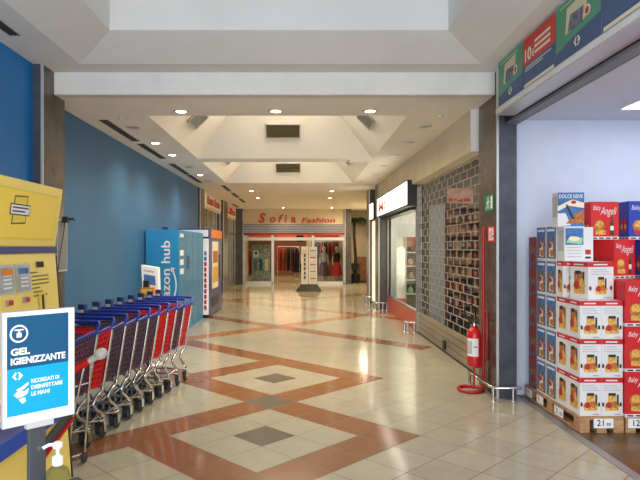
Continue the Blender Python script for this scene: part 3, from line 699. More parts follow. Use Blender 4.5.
b.poly(fr, [(0.86, -0.02), (0.95, -0.02), (0.94, -0.11), (0.91, -0.06)], 'paper', 0.003)
b.build('smile_arrow', t, O)
fr = FR((LX1, LY0, 0), (0, 1, 0), (0, 0, 1)); nc = 4; cw = (LY1 - LY0) / nc
rows = [0.07, 0.45, 0.62, 0.80, 0.97, 1.14, 1.32, 1.50, 1.68, 1.86, 2.0]
for c in range(nc):
    for r in range(len(rows) - 1):
        b = MB(); b.box(LX1, LX1 + 0.008, LY0 + c * cw + 0.012, LY0 + (c + 1) * cw - 0.012, rows[r] + 0.008, rows[r + 1] - 0.006, 'lockerdoor')
        if c == 0 and r in (5, 6, 7, 9): b.box(LX1 + 0.008, LX1 + 0.010, LY0 + 0.1, LY0 + cw - 0.25, rows[r] + 0.03, rows[r + 1] - 0.04, 'paper')
        b.build('door', t, O)
b = MB(); b.box(LX1 + 0.008, LX1 + 0.014, LY0 + cw + 0.1, LY0 + cw + 0.35, 1.25, 1.52, 'signblue'); b.build('screen', t, O)
b = MB(); b.box(-2.66, -2.56, LY0 + 0.1, LY0 + 0.2, LZ, LZ + 0.05, 'navy'); b.build('antenna', t, O)

# ------------------------------------------------------------------ snack vending machine
t = thing('vending_machine', 'dark blue vending machine with orange top corner beyond the parcel locker', 'vending machine', (-2.55, 14.8, 0)); O = (-2.55, 14.8, 0)
VX0, VX1, VY0, VY1 = -2.96, -2.2, 13.72, 15.9
b = MB(); b.box(VX0, VX1, VY0, VY1, 0.05, 2.14, 'vendblue'); b.build('body', t, O, 0.01)
b = MB(); b.box(VX0 + 0.05, VX1 - 0.05, VY0 + 0.05, VY1 - 0.05, 0, 0.05, 'black'); b.build('plinth', t, O)
b = MB(); b.box(VX0 + 0.03, VX1 - 0.02, VY0 - 0.012, VY0, 1.95, 2.11, 'tubewhite'); b.build('side_header', t, O)
b = MB(); b.box(VX1, VX1 + 0.012, VY0 + 0.3, VY1 - 0.04, 1.93, 2.13, 'orange'); b.build('front_header', t, O)
b = MB(); b.box(VX1 - 0.14, VX1 - 0.01, VY0 - 0.014, VY0, 0.08, 1.9, 'tubewhite')
for k in range(11): b.box(VX1 - 0.115, VX1 - 0.06, VY0 - 0.018, VY0 - 0.013, 0.2 + 0.13 * k, 0.3 + 0.13 * k, 'red' if k < 9 else 'psky')
b.build('edge_light', t, O)
b = MB(); b.box(VX1, VX1 + 0.01, VY0 + 0.45, VY0 + 1.45, 0.66, 1.84, 'pcream'); b.box(VX1 + 0.01, VX1 + 0.012, VY0 + 0.55, VY0 + 1.35, 1.3, 1.6, 'pbrown'); b.box(VX1 + 0.01, VX1 + 0.012, VY0 + 0.5, VY0 + 1.4, 0.8, 1.2, 'pgold'); b.build('picture_panel', t, O)
b = MB(); b.box(VX1, VX1 + 0.02, VY0 + 1.6, VY0 + 1.9, 0.9, 1.5, 'darkmetal'); b.build('keypad', t, O)
b = MB(); b.box(VX1, VX1 + 0.015, VY0 + 0.4, VY0 + 1.5, 0.22, 0.45, 'black'); b.build('tray_flap', t, O)

# ------------------------------------------------------------------ left shop signs
for i, (y0, y1, txt, lb) in enumerate(((17.5, 21.0, 'Rosso Bosso', 'cream shop sign with red script above the first left storefront'), (22.35, 25.8, 'Lillina', 'cream shop sign with red script above the second left storefront'))):
    t = thing('shop_sign', lb, 'sign', (-2.93, y0, 2.95), 0, 'shop signs on the left')
    b = MB(); b.box(-0.03, 0.0, 0, y1 - y0, 0.03, 0.43, 'paper'); b.build('board', t, bevel=0.004)
    b = MB(); fr = FR((0, 0, 0), (0, 1, 0), (0, 0, 1)); b.text(fr, txt, 0.3, 0.12, 0.26, 'redtext', 0.006, w=(y1 - y0) - 0.6, shear=0.3, off=0.06); b.build('lettering', t)
t = thing('shop_sign', 'small red lettered sign on the pillar beside the fashion shop', 'sign', (-2.615, 25.95, 2.85), 0, 'shop signs on the left')
b = MB(); b.box(0.0, 0.03, 0, 0.6, 0, 0.42, 'cream'); b.build('board', t)
b = MB(); b.text(FR((0.03, 0, 0), (0, 1, 0), (0, 0, 1)), 'Fi', 0.1, 0.1, 0.24, 'redtext', 0.004, w=0.4, shear=0.3, off=0.03); b.build('lettering', t)

# Sofia Fashion lettering: one thing, each word a part
t = thing('shop_lettering', 'large red lettering above the far clothes shop entrance', 'lettering', (0, YF - 0.02, 2.8))
fr = FR((0, 0, 0), (1, 0, 0), (0, 0, 1))
x = -1.96
for ch, h in (('S', 0.42), ('o', 0.36), ('f', 0.36), ('i', 0.36), ('a', 0.36)):
    b = MB(); b.text(fr, ch, x, 0.03, h, 'redtext', 0.01, shear=0.25 if ch in 'Sf' else 0.1, off=0.04 if ch == 'S' else 0.025); b.build('letter', t); x += 0.52 if ch == 'S' else (0.40 if ch in 'oa' else 0.29)
b = MB(); b.text(fr, 'Fashion', 0.02, 0.02, 0.22, 'redtext', 0.01, w=1.55, shear=0.2, off=0.02); b.build('word', t)

# poster totem before the fashion shop
t = thing('poster_totem', 'white two sided poster totem on a black base before the fashion shop', 'display stand', (0.31, 22.2, 0))
b = MB(); b.hexa([(-0.5, -0.3, 0), (0.5, -0.3, 0), (0.5, 0.3, 0), (-0.5, 0.3, 0)], [(-0.32, -0.12, 0.26), (0.32, -0.12, 0.26), (0.32, 0.12, 0.26), (-0.32, 0.12, 0.26)], 'black'); b.build('base', t, bevel=0.01)
for x0, x1, n in ((-0.30, -0.03, 0), (-0.01, 0.31, 1)):
    b = MB(); b.box(x0, x1, -0.05, 0.05, 0.26, 1.70, 'paper'); p = b.build('panel', t, bevel=0.006)
    b = MB(); fr = FR((x0, -0.05, 0.26), (1, 0, 0), (0, 0, 1)); w = x1 - x0
    for k in range(3): b.rect(fr, 0.04, 0.1 + 0.45 * k, w - 0.04, 0.44 + 0.45 * k, 'boxwhite', 0.002)
    if n:
        for k in range(5): b.rect(fr, 0.05, 0.2 + 0.27 * k, w - 0.05, 0.24 + 0.27 * k, 'pred' if k == 3 else 'grey', 0.004)
    else:
        for k in range(6): b.rect(fr, 0.1, 0.2 + 0.17 * k, 0.17, 0.33 + 0.17 * k, 'darkgrey', 0.004)
    b.build('poster', p)
b = MB(); b.box(-0.10, 0.08, -0.02, 0.02, 1.70, 1.95, 'cardbeige'); b.build('top_card', t)

# fashion shop contents
def garment_mesh(m, L=0.95):
    b = MB()
    prof = [(-L, 0.25, 0.07), (-L * 0.6, 0.22, 0.08), (-0.25, 0.2, 0.09), (-0.1, 0.23, 0.08), (-0.03, 0.14, 0.06), (0.0, 0.05, 0.04)]
    n = 12; vs = []
    for h, a, c in prof:
        for j in range(n):
            t = 2 * PI * j / n; k = 1 + (0.12 * math.cos(4 * t) if h < -0.5 else 0); vs.append((a * math.cos(t) * k, c * math.sin(t) * k, h))
    fs = [(i * n + j, i * n + (j + 1) % n, (i + 1) * n + (j + 1) % n, (i + 1) * n + j) for i in range(len(prof) - 1) for j in range(n)]
    b.mesh(vs, fs, m, True); b.mesh(vs[:n], [tuple(reversed(range(n)))], m)
    for s in (-1, 1):
        b.tube([(s * 0.19, 0, -0.07), (s * 0.27, 0, -0.25), (s * 0.29, 0, -0.58)], [0.06, 0.055, 0.045], m, 8)
    return b
def rail(x, y, L, hgt, label):
    t = thing('clothes_rail', label, 'clothes rail', (x, y, 0), 0, 'clothes rails in the fashion shop')
    b = MB(); b.tube([(-L / 2, 0, hgt), (L / 2, 0, hgt)], 0.016, 'chrome', 8); b.build('bar', t)
    for s in (-1, 1):
        b = MB(); b.tube([(s * L / 2, 0, 0.0), (s * L / 2, 0, hgt)], 0.016, 'chrome', 8); b.tube([(s * L / 2, -0.25, 0.02), (s * L / 2, 0.25, 0.02)], 0.016, 'chrome', 8); b.build('upright', t)
gcount = {}
def hang(x, y, hgt, mname, label, L=0.95, rz=0.5):
    t = thing('garment', label, 'garment', (x, y, hgt - 0.05), rz, 'garments hung in the fashion shop')
    garment_mesh(mname, L).build('cloth', t)
    b = MB(); b.tube([(0, 0, -0.02), (-0.032, 0, 0.0), (-0.034, 0, 0.05), (0, 0, 0.084), (0.034, 0, 0.06)], 0.005, 'chrome', 6); b.tube([(-0.16, 0, -0.06), (0, 0, -0.01), (0.16, 0, -0.06)], 0.008, 'black', 6); b.build('hanger', t)
rail(-0.62, 28.6, 1.1, 1.72, 'chrome clothes rail seen through the open doorway, nearer left one')
for k, m in enumerate(('garred', 'garrust', 'garblack', 'garplum', 'garblack')):
    hang(-1.05 + 0.21 * k, 28.6, 1.72, m, '%s garment, %s from the left on the doorway rail' % ({'garred': 'red', 'garrust': 'rust', 'garblack': 'black', 'garplum': 'plum'}[m], ORD[k]), 1.15, 1.45)
rail(0.48, 28.9, 0.9, 1.70, 'chrome clothes rail partly behind the poster totem')
for k, m in enumerate(('garblack', 'gargrey', 'garblack', 'garblack')):
    hang(0.15 + 0.2 * k, 28.9, 1.70, m, '%s garment, %s from the left on the rail behind the totem' % ('grey' if m == 'gargrey' else 'black', ORD[k]), 1.15, 1.45)
rail(1.3, 28.2, 1.2, 1.95, 'chrome clothes rail in the right shop window')
for k, m in enumerate(('garplum', 'garred', 'garblack', 'garrust', 'garred', 'garplum')):
    hang(0.83 + 0.18 * k, 28.2, 1.95, m, '%s garment, %s from the left in the right shop window' % ({'garred': 'red', 'garrust': 'rust', 'garblack': 'black', 'garplum': 'plum'}[m], ORD[k]), 0.9, 1.45)
rail(-2.3, 27.6, 0.5, 1.55, 'chrome clothes rail in the left shop window')
for k, m in enumerate(('garred', 'garteal')):
    hang(-2.42 + 0.25 * k, 27.6, 1.55, m, '%s garment hung at the left window edge' % ('red' if m == 'garred' else 'teal'), 1.1, 1.45)
def mannequin(x, y, top, skirt, label, parts_top=1):
    t = thing('mannequin', label, 'mannequin', (x, y, 0), 0, 'mannequins in the fashion shop')
    b = MB(); b.lathe([(0.10, 0.80), (0.15, 0.88), (0.11, 1.05), (0.14, 1.25), (0.16, 1.36), (0.06, 1.43), (0.05, 1.50), (0.075, 1.56), (0.085, 1.64), (0.05, 1.72), (0.0, 1.73)], (0, 0, 0), 'skin', 16)
    for s in (-1, 1):
        b.tube([(s * 0.15, 0, 1.34), (s * 0.2, 0.0, 1.1), (s * 0.19, -0.05, 0.86)], [0.045, 0.038, 0.028], 'skin', 8); b.tube([(s * 0.07, 0, 0.85), (s * 0.08, 0, 0.45), (s * 0.08, 0, 0.06)], [0.075, 0.055, 0.035], 'skin', 8)
        b.tube([(s * 0.08, 0.03, 0.05), (s * 0.09, -0.12, 0.045)], 0.03, 'skin', 8)
    b.build('body', t)
    b = MB(); b.lathe([(0.165, 0.86), (0.14, 1.05), (0.165, 1.25), (0.18, 1.36), (0.08, 1.43)], (0, 0, 0), top, 16); b.build('top', t)
    b = MB(); b.lathe([(0.30, 0.35), (0.22, 0.7), (0.15, 1.0)], (0, 0, 0), skirt, 16); b.build('skirt', t)
    b = MB(); b.lathe([(0.2, 0), (0.2, 0.012), (0.02, 0.02)], (0, 0, 0), 'chrome', 20); b.build('base', t)
mannequin(1.68, 27.0, 'garblack', 'garred', 'mannequin in a red skirt inside the right shop window')
mannequin(1.08, 27.1, 'gargrey', 'garplum', 'mannequin in a grey top inside the right shop window')
mannequin(-0.2, 30.6, 'garblack', 'garblack', 'mannequin in black deep inside the fashion shop doorway')
t = thing('window_poster', 'grey printed display panel standing behind the left shop window', 'display panel', (-1.85, 26.75, 0))
b = MB(); b.box(-0.45, 0.42, 0, 0.04, 0.1, 1.80, 'gargrey'); b.box(-0.38, -0.12, -0.006, 0, 1.25, 1.55, 'paper'); b.box(-0.3, -0.2, -0.009, -0.005, 1.35, 1.47, 'navy')
for k in range(3): b.box(-0.36 + 0.26 * k, -0.2 + 0.26 * k, -0.006, 0, 0.6, 1.15, ('pslate', 'garteal', 'cardbeige')[k])
b.build('board', t)
b = MB(); b.box(-0.35, -0.28, -0.1, 0.14, 0, 0.1, 'chrome'); b.box(0.26, 0.33, -0.1, 0.14, 0, 0.1, 'chrome'); b.build('feet', t)
b = MB(); b.box(-0.12, 0.22, 0, 0.2, 0, 0.42, 'black'); b.box(-0.13, 0.23, -0.01, 0.21, 0.42, 0.45, 'darkmetal')
for z in (0.14, 0.28): b.box(-0.10, 0.20, -0.006, 0, z, z + 0.1, 'darkgrey')
o = b.build('hanging_speaker', None, (0, 0, 0)); o.location = (-0.1, 27.4, 1.95)
tag(o, 'black loudspeaker hung above the fashion shop doorway', 'speaker')
b = MB(); b.tube([(0.05, 0.1, 0.45), (0.05, 0.1, 1.48)], 0.012, 'black', 6); b.build('hanger_rod', o)

# palm and brown cabinet in the far recess
t = thing('artificial_palm', 'dark potted palm with drooping fronds beside the fashion shop pillar', 'plant', (2.57, 27.15, 0))
b = MB(); b.lathe([(0.2, 0), (0.26, 0.4), (0.28, 0.42), (0.24, 0.42), (0.22, 0.36), (0.0, 0.36)], (0, 0, 0), 'black', 20); b.build('pot', t)
b = MB(); b.tube([(0, 0, 0.36), (0.02, 0, 1.2), (-0.05, 0, 2.2), (-0.03, 0, 2.95)], [0.09, 0.075, 0.065, 0.05], 'trunk', 10); b.build('trunk', t)
for k in range(11):
    a = 2 * PI * k / 11 + 0.2; b = MB(); Lf = 0.34 if (math.cos(a) < -0.2 or math.sin(a) < -0.6) else 0.62 + 0.06 * (k % 3); R_ = Matrix.Rotation(a, 3, 'Z')
    spine = [Vector((Lf * s, 0, 2.95 + 0.26 * math.sin(s * 2.2) - 0.32 * s * s)) for s in [i / 8 for i in range(9)]]
    b.tube([R_ @ p + Vector((-0.03, 0, 0)) for p in spine], 0.008, 'leaf', 5)
    for i in range(1, 9):
        for s in (-1, 1):
            p = spine[i]; q = p + Vector((0.09, s * 0.15, -0.20)); w = Vector((0.045, 0, 0))
            b.face([R_ @ v + Vector((-0.03, 0, 0)) for v in (p - w, p + w, q)], 'leaf')
    b.build('frond', t)
b = MB()
for k in range(46):
    a = random.uniform(0, 2 * PI); z = 0.36 + random.uniform(0, 0.1); d = random.uniform(0.12, 0.28); h = random.uniform(0.2, 0.55); c = Vector((math.cos(a), math.sin(a), 0)); w = Vector((-c.y, c.x, 0)) * 0.03
    b.face([c * 0.05 - w + Vector((0, 0, z)), c * 0.05 + w + Vector((0, 0, z)), c * d * 0.8 + w + Vector((0, 0, z + h)), c * d + Vector((0, 0, z + h * 1.05)), c * d * 0.8 - w + Vector((0, 0, z + h))], 'leaf')
b.build('undergrowth', t)
t = thing('wood_cabinet', 'brown wooden cabinet against the cream wall beyond the right shops', 'cabinet', (3.0, 27.6, 0))
b = MB(); b.box(-0.30, 0.38, 0, 0.5, 0.06, 1.22, 'cabwood'); b.box(-0.27, 0.35, 0.03, 0.47, 0, 0.06, 'black'); b.build('body', t)
for x0, x1 in ((-0.29, 0.03), (0.05, 0.37)):
    b = MB(); b.box(x0, x1, -0.02, 0, 0.09, 1.18, 'cabwood'); d = b.build('door', t); b = MB(); b.box(x1 - 0.05, x1 - 0.03, -0.04, -0.02, 0.6, 0.75, 'steel'); b.build('handle', d)

# ------------------------------------------------------------------ right: roller grille
t = thing('roller_grille', 'closed metal brick pattern roller grille over the dark shop', 'roller shutter', (2.33, 9.2, 0)); O = (2.33, 9.2, 0)
GX, GY0, GY1 = 2.33, 7.25, 11.3; z0g, z1g = 0.42, 2.90
rows = 20; hrow = (z1g - z0g) / rows; lp = 0.36
b = MB()
for k in range(rows + 1):
    z = z0g + hrow * k; b.bar((GX, GY0, z), (GX, GY1, z), 0.013, 0.013, 'grillemetal')
for k in range(rows):
    y = GY0 + (lp / 2 if k % 2 else 0) + 0.05
    while y < GY1:
        b.bar((GX - 0.004, y, z0g + hrow * k), (GX - 0.004, y, z0g + hrow * (k + 1)), 0.012, 0.010, 'grillemetal'); y += lp
b.build('grille_curtain', t, O)
b = MB(); b.box(GX - 0.015, GX + 0.015, GY0, GY1, 0.03, 0.42, 'panelmetal')
for z in (0.13, 0.23, 0.33): b.box(GX - 0.019, GX - 0.014, GY0, GY1, z, z + 0.006, 'darkmetal')
b.build('bottom_panel', t, O)
b = MB(); b.box(GX - 0.02, GX + 0.02, GY0, GY1, 0.0, 0.03, 'rubber'); b.build('bottom_seal', t, O)
b = MB(); b.box(GX - 0.05, GX + 0.04, GY1, GY1 + 0.10, 0, 2.9, 'steel'); b.build('guide_rail', t, O)
b = MB(); b.box(GX - 0.05, GX + 0.04, GY0 - 0.14, GY0, 0, 2.9, 'steel'); b.build('guide_rail', t, O)
b = MB(); b.box(GX - 0.045, GX - 0.015, 9.15, 9.27, 0.06, 0.2, 'darkmetal'); b.build('lock', t, O)

# shelf with goods in the shuttered shop, along its far wall
t = thing('goods_shelf', 'tall shelf of small goods seen through the roller grille', 'shelf', (3.45, 11.2, 0)); O = (3.45, 11.2, 0)
SX0, SX1, SY0, SY1 = 2.82, 4.05, 11.02, 11.35
zsh = [0.30 + 0.27 * k for k in range(8)]
for z in zsh + [2.46]:
    b = MB(); b.box(SX0, SX1, SY0, SY1, z - 0.02, z, 'cabwood'); b.build('shelf_board', t, O)
for x in (SX0 - 0.02, SX1):
    b = MB(); b.box(x, x + 0.02, SY0, SY1, 0, 2.46, 'cabwood'); b.build('side_panel', t, O)
gp = {}
for i, mn in enumerate(('goodsb', 'goodst', 'goodsd', 'goodsr')):
    b = MB()
    if i % 2 == 0:
        b.hexa([(-0.045, -0.05, 0), (0.045, -0.05, 0), (0.045, 0.05, 0), (-0.045, 0.05, 0)], [(-0.045, -0.012, 0.19), (0.045, -0.012, 0.19), (0.045, 0.012, 0.19), (-0.045, 0.012, 0.19)], mn)
        b.rect(FR((-0.045, -0.05, 0), (1, 0, 0), Vector((0, 0.038, 0.19)).normalized()), 0.02, 0.05, 0.07, 0.12, 'goodst', 0.002)
    else:
        b.lathe([(0.042, 0), (0.045, 0.01), (0.045, 0.12), (0.03, 0.145), (0.03, 0.17), (0.0, 0.172)], (0, 0, 0), mn, 14); b.box(-0.02, 0.02, -0.048, -0.044, 0.04, 0.09, 'goodst')
    gp[mn] = b.build('goods_tmp'); 
gd = {k: o.data for k, o in gp.items()}
for o in gp.values(): bpy.data.objects.remove(o)
nm = {'goodsb': ('goods_pouch', 'brown goods pouch'), 'goodst': ('goods_jar', 'tan goods jar'), 'goodsd': ('goods_pouch', 'dark goods pouch'), 'goodsr': ('goods_jar', 'red goods jar')}
for r, z in enumerate(zsh):
    for k in range(10):
        mn = random.choice(list(gd)); o = bpy.data.objects.new(nm[mn][0], gd[mn]); C.objects.link(o); o.scale = (1.2, 1.0, 1.18)
        o.location = (SX0 + 0.07 + 0.12 * k, SY0 + 0.09, z + 0.001)
        tag(o, '%s behind the grille, %s from left, %s shelf up' % (nm[mn][1], ORD[k], ORD[r]), 'goods', 'goods on the shelf behind the grille')
b = MB(); b.box(2.88, 3.4, 11.33, 11.36, 2.56, 2.86, 'pink'); b.box(2.92, 3.36, 11.327, 11.331, 2.6, 2.66, 'redbase'); tag(b.build('wall_poster', None, (3.1, 11.34, 2.56)), 'pinkish poster high on the wall behind the roller grille', 'poster')
t = thing('white_panel', 'pale grey standing screen behind the left end of the grille', 'screen', (2.6, 10.9, 0))
b = MB(); b.box(-0.16, 0.14, 0, 0.03, 0.05, 2.5, 'screengrey'); b.build('board', t)
b = MB(); b.box(-0.12, -0.08, -0.12, 0.15, 0, 0.05, 'darkmetal'); b.box(0.06, 0.10, -0.12, 0.15, 0, 0.05, 'darkmetal'); b.build('feet', t)
t = thing('stool', 'dark stool standing behind the roller grille near the shelf', 'stool', (2.82, 10.3, 0))
b = MB(); b.lathe([(0.15, 0.44), (0.16, 0.46), (0.15, 0.49), (0.0, 0.49)], (0, 0, 0), 'black', 18); b.build('seat', t)
for k in range(4):
    a = PI / 4 + k * PI / 2; b = MB(); b.tube([(0.17 * math.cos(a), 0.17 * math.sin(a), 0), (0.11 * math.cos(a), 0.11 * math.sin(a), 0.44)], 0.014, 'black', 8); b.build('leg', t)

# sign shop: light boxes, window, red kick panel
def lightbox(y0, y1, x, label, letters):
    t = thing('light_box_sign', label, 'illuminated sign', (x, y0, 2.49), 0, 'light box signs over the right shops')
    b = MB(); b.box(0.01, 0.20, 0, y1 - y0, 0.0, 0.50, 'black'); b.build('case', t, bevel=0.006)
    b = MB(); b.box(0.0, 0.012, 0.03, y1 - y0 - 0.03, 0.03, 0.47, 'lightbox'); b.build('lit_face', t)
    if letters:
        b = MB(); fr = FR((0, y1 - y0, 0), (0, -1, 0), (0, 0, 1)); b.text(fr, letters, 0.35, 0.12, 0.2, 'redtext', 0.003, w=1.1, off=0.05); b.rect(fr, 1.9, 0.25, 3.9, 0.27, 'grey', 0.003); b.build('lettering', t)
lightbox(11.0, 15.3, 2.03, 'long glowing white light box sign beside the roller grille', 'MI')
lightbox(16.35, 17.2, 2.05, 'short glowing light box sign between two dark pillars', None)
b = MB(); b.box(2.2, 2.40, 11.42, 15.5, 2.44, 2.90, 'darkmetal'); struct('trim_3', b)
b = MB(); b.box(2.33, 2.36, 11.42, 11.5, 0.40, 2.44, 'steel'); b.box(2.33, 2.36, 15.42, 15.5, 0.4, 2.44, 'steel'); b.box(2.31, 2.38, 11.42, 15.5, 0.38, 0.42, 'steel')
o = struct('window_3', b); g = MB(); g.box(2.34, 2.35, 11.5, 15.42, 0.42, 2.44, 'glass'); g.build('pane', o)
b = MB(); b.box(2.32, 2.38, 11.42, 15.5, 0.0, 0.38, 'redbase'); struct('baseboard_right', b)
b = MB(); b.box(2.12, 2.20, 16.42, 17.1, 0.1, 2.46, 'litpanel'); b.box(2.12, 2.20, 16.42, 17.1, 0.0, 0.1, 'steel'); tag(b.build('lit_showcase', None, (2.16, 16.8, 0)), 'tall glowing cream showcase panel between the two dark pillars', 'showcase')
# contents of the sign shop window
t = thing('display_shelf', 'white open display shelf inside the red based shop window', 'shelf', (2.81, 14.6, 0)); O = (2.81, 14.6, 0)
for z in (0.08, 0.5, 0.85, 1.2, 1.55, 1.9):
    b = MB(); b.box(2.66, 2.96, 14.45, 14.8, z, z + 0.025, 'white'); b.build('shelf_board', t, O)
for x in (2.64, 2.96):
    b = MB(); b.box(x, x + 0.02, 14.45, 14.8, 0, 1.95, 'white'); b.build('side_panel', t, O)
b = MB(); b.box(2.66, 2.96, 14.78, 14.80, 0.08, 1.95, 'grey'); b.build('back_panel', t, O)
b = MB(); b.box(2.66, 2.96, 14.44, 14.46, 1.72, 1.95, 'goodsr'); b.build('header_card', t, O)
for k, (z, m) in enumerate(((0.525, 'pmint'), (0.875, 'goodst'), (1.225, 'pink'), (1.575, 'goodsr'))):
    b = MB(); b.lathe([(0.05, 0), (0.075, 0.05), (0.06, 0.13), (0.03, 0.17), (0.035, 0.2)], (0, 0, 0), m, 14); o = b.build('vase'); o.location = (2.78 + 0.03 * (k % 2), 14.56, z + 0.002)
    tag(o, '%s vase on the %s board of the white display shelf' % ({'pmint': 'mint', 'goodst': 'tan', 'pink': 'pink', 'goodsr': 'red'}[m], ORD[k]), 'vase', 'vases on the white display shelf')
t = thing('arched_panel', 'white arched display panel inside the red based shop window', 'display panel', (2.50, 14.33, 0))
b = MB(); pts = [(-0.11, 0.42), (0.11, 0.42)] + [(0.11 * math.cos(PI * k / 8), 1.6 + 0.11 * math.sin(PI * k / 8)) for k in range(9)]
b.face([(x, 0, z) for x, z in pts], 'paper'); b.face([(x, 0.04, z) for x, z in reversed(pts)], 'paper')
for i in range(len(pts)):
    p, q = pts[i], pts[(i + 1) % len(pts)]; b.face([(p[0], 0, p[1]), (p[0], 0.04, p[1]), (q[0], 0.04, q[1]), (q[0], 0, q[1])], 'paper')
b.build('board', t)
b = MB(); b.box(-0.13, 0.13, -0.06, 0.1, 0.0, 0.42, 'redbase'); b.build('plinth', t, bevel=0.005)

# ------------------------------------------------------------------ chrome bumper rails
def bumper(pts, legs, r, h, label):
    c = pts[0]; t = thing('bumper_rail', label, 'bumper rail', (c[0], c[1], 0), 0, 'chrome bumper rails at the pillars'); O = (c[0], c[1], 0)
    b = MB(); b.tube([(x, y, h) for x, y in pts], r, 'chrome', 10); b.build('rail', t, O)
    for x, y in legs:
        b = MB(); b.tube([(x, y, 0), (x, y, h)], r * 0.95, 'chrome', 10); b.lathe([(r * 1.8, 0), (r * 1.8, 0.008), (r, 0.012)], (x, y, 0), 'chrome', 14); b.build('leg', t, O)
bumper([(2.085, 7.12), (2.085, 7.05), (2.11, 6.36), (2.14, 6.32), (2.43, 6.32)], [(2.085, 7.08), (2.125, 6.335), (2.34, 6.32)], 0.017, 0.145, 'chrome bumper rail wrapping the pillar beside the extinguisher')
bumper([(2.08, 11.55), (2.10, 11.36), (2.255, 11.34)], [(2.08, 11.52), (2.12, 11.36), (2.24, 11.34)], 0.02, 0.2, 'chrome bumper rail at the near end of the red kick panel')
bumper([(1.98, 16.1), (1.98, 15.45), (2.02, 15.4), (2.32, 15.4)], [(1.98, 15.9), (2.0, 15.42), (2.2, 15.4), (2.31, 15.4)], 0.02, 0.2, 'chrome bumper rail at the pillar past the shop window')
bumper([(1.93, 17.8), (1.93, 17.2), (1.97, 17.15), (2.28, 17.15)], [(1.93, 17.6), (1.95, 17.17), (2.15, 17.15), (2.27, 17.15)], 0.02, 0.2, 'chrome bumper rail farthest along the right pillars')

# ------------------------------------------------------------------ fire extinguisher on its stand
t = thing('extinguisher_stand', 'red tubular extinguisher stand with tall pole and floor loop by the pillar', 'stand', (2.15, 6.80, 0)); O = (2.15, 6.80, 0)
b = MB(); b.tube([(2.165, 6.80, 0.02), (2.165, 6.80, 1.93)], 0.022, 'redpipe', 12); b.lathe([(0.022, 1.93), (0.014, 1.945), (0.0, 1.948)], (2.165, 6.80, 0), 'redpipe', 12); b.build('pole', t, O)
loop = [(1.99 + 0.155 * math.cos(a) * (1 if math.cos(a) > 0 else 0.8) , 6.78 + 0.15 * math.sin(a), 0.02) for a in [2 * PI * k / 24 for k in range(24)]]
b = MB(); b.tube(loop, 0.02, 'redpipe', 10, closed=True); b.build('floor_loop', t, O)
b = MB(); b.tube([(2.165, 6.80, 0.95), (2.19, 6.74, 0.93), (2.19, 6.74, 0.4), (2.165, 6.80, 0.36)], 0.014, 'redpipe', 8); b.tube([(2.165, 6.8, 0.28), (2.055, 6.8, 0.277)], 0.014, 'redpipe', 8); b.tube([(2.055, 6.8, 0.277), (2.05, 6.8, 0.02)], 0.012, 'redpipe', 8); b.build('bracket', t, O)
E0 = (2.055, 6.80, 0.293)
t = thing('fire_extinguisher', 'red fire extinguisher with white label on the stand before the grille', 'fire extinguisher', E0)
b = MB(); b.lathe([(0.07, 0), (0.08, 0.012), (0.082, 0.03), (0.082, 0.36), (0.075, 0.40), (0.055, 0.435), (0.028, 0.455), (0.022, 0.47)], (0, 0, 0), 'extred', 28); b.build('body', t)
b = MB(); n = 14
for a0, a1, z0, z1, m in ((-3.0, -1.25, 0.12, 0.33, 'paper'), (-2.95, -2.15, 0.15, 0.3, 'lgrey'), (-1.95, -1.35, 0.225, 0.24, 'red')):
    r = 0.0828 if m == 'paper' else 0.0836
    for k in range(n):
        p = a0 + (a1 - a0) * k / n; q = a0 + (a1 - a0) * (k + 1) / n
        b.face([(r * math.cos(p), r * math.sin(p), z0), (r * math.cos(q), r * math.sin(q), z0), (r * math.cos(q), r * math.sin(q), z1), (r * math.cos(p), r * math.sin(p), z1)], m, True)
b.build('label', t)
b = MB(); b.lathe([(0.022, 0.465), (0.024, 0.50), (0.016, 0.52), (0.0, 0.522)], (0, 0, 0), 'chrome', 14); b.bar((-0.02, 0, 0.515), (0.075, -0.02, 0.55), 0.018, 0.012, 'darkmetal'); b.bar((-0.02, 0, 0.495), (0.07, -0.02, 0.50), 0.018, 0.01, 'darkmetal'); b.build('valve', t)
b = MB(); b.tube([(-0.02, 0.0, 0.49), (-0.07, 0, 0.55), (-0.11, 0.02, 0.63), (-0.10, 0.03, 0.70), (-0.02, 0.04, 0.72), (0.03, 0.06, 0.66), (0.045, 0.085, 0.54), (0.05, 0.095, 0.3)], 0.011, 'black', 8); b.build('hose', t)

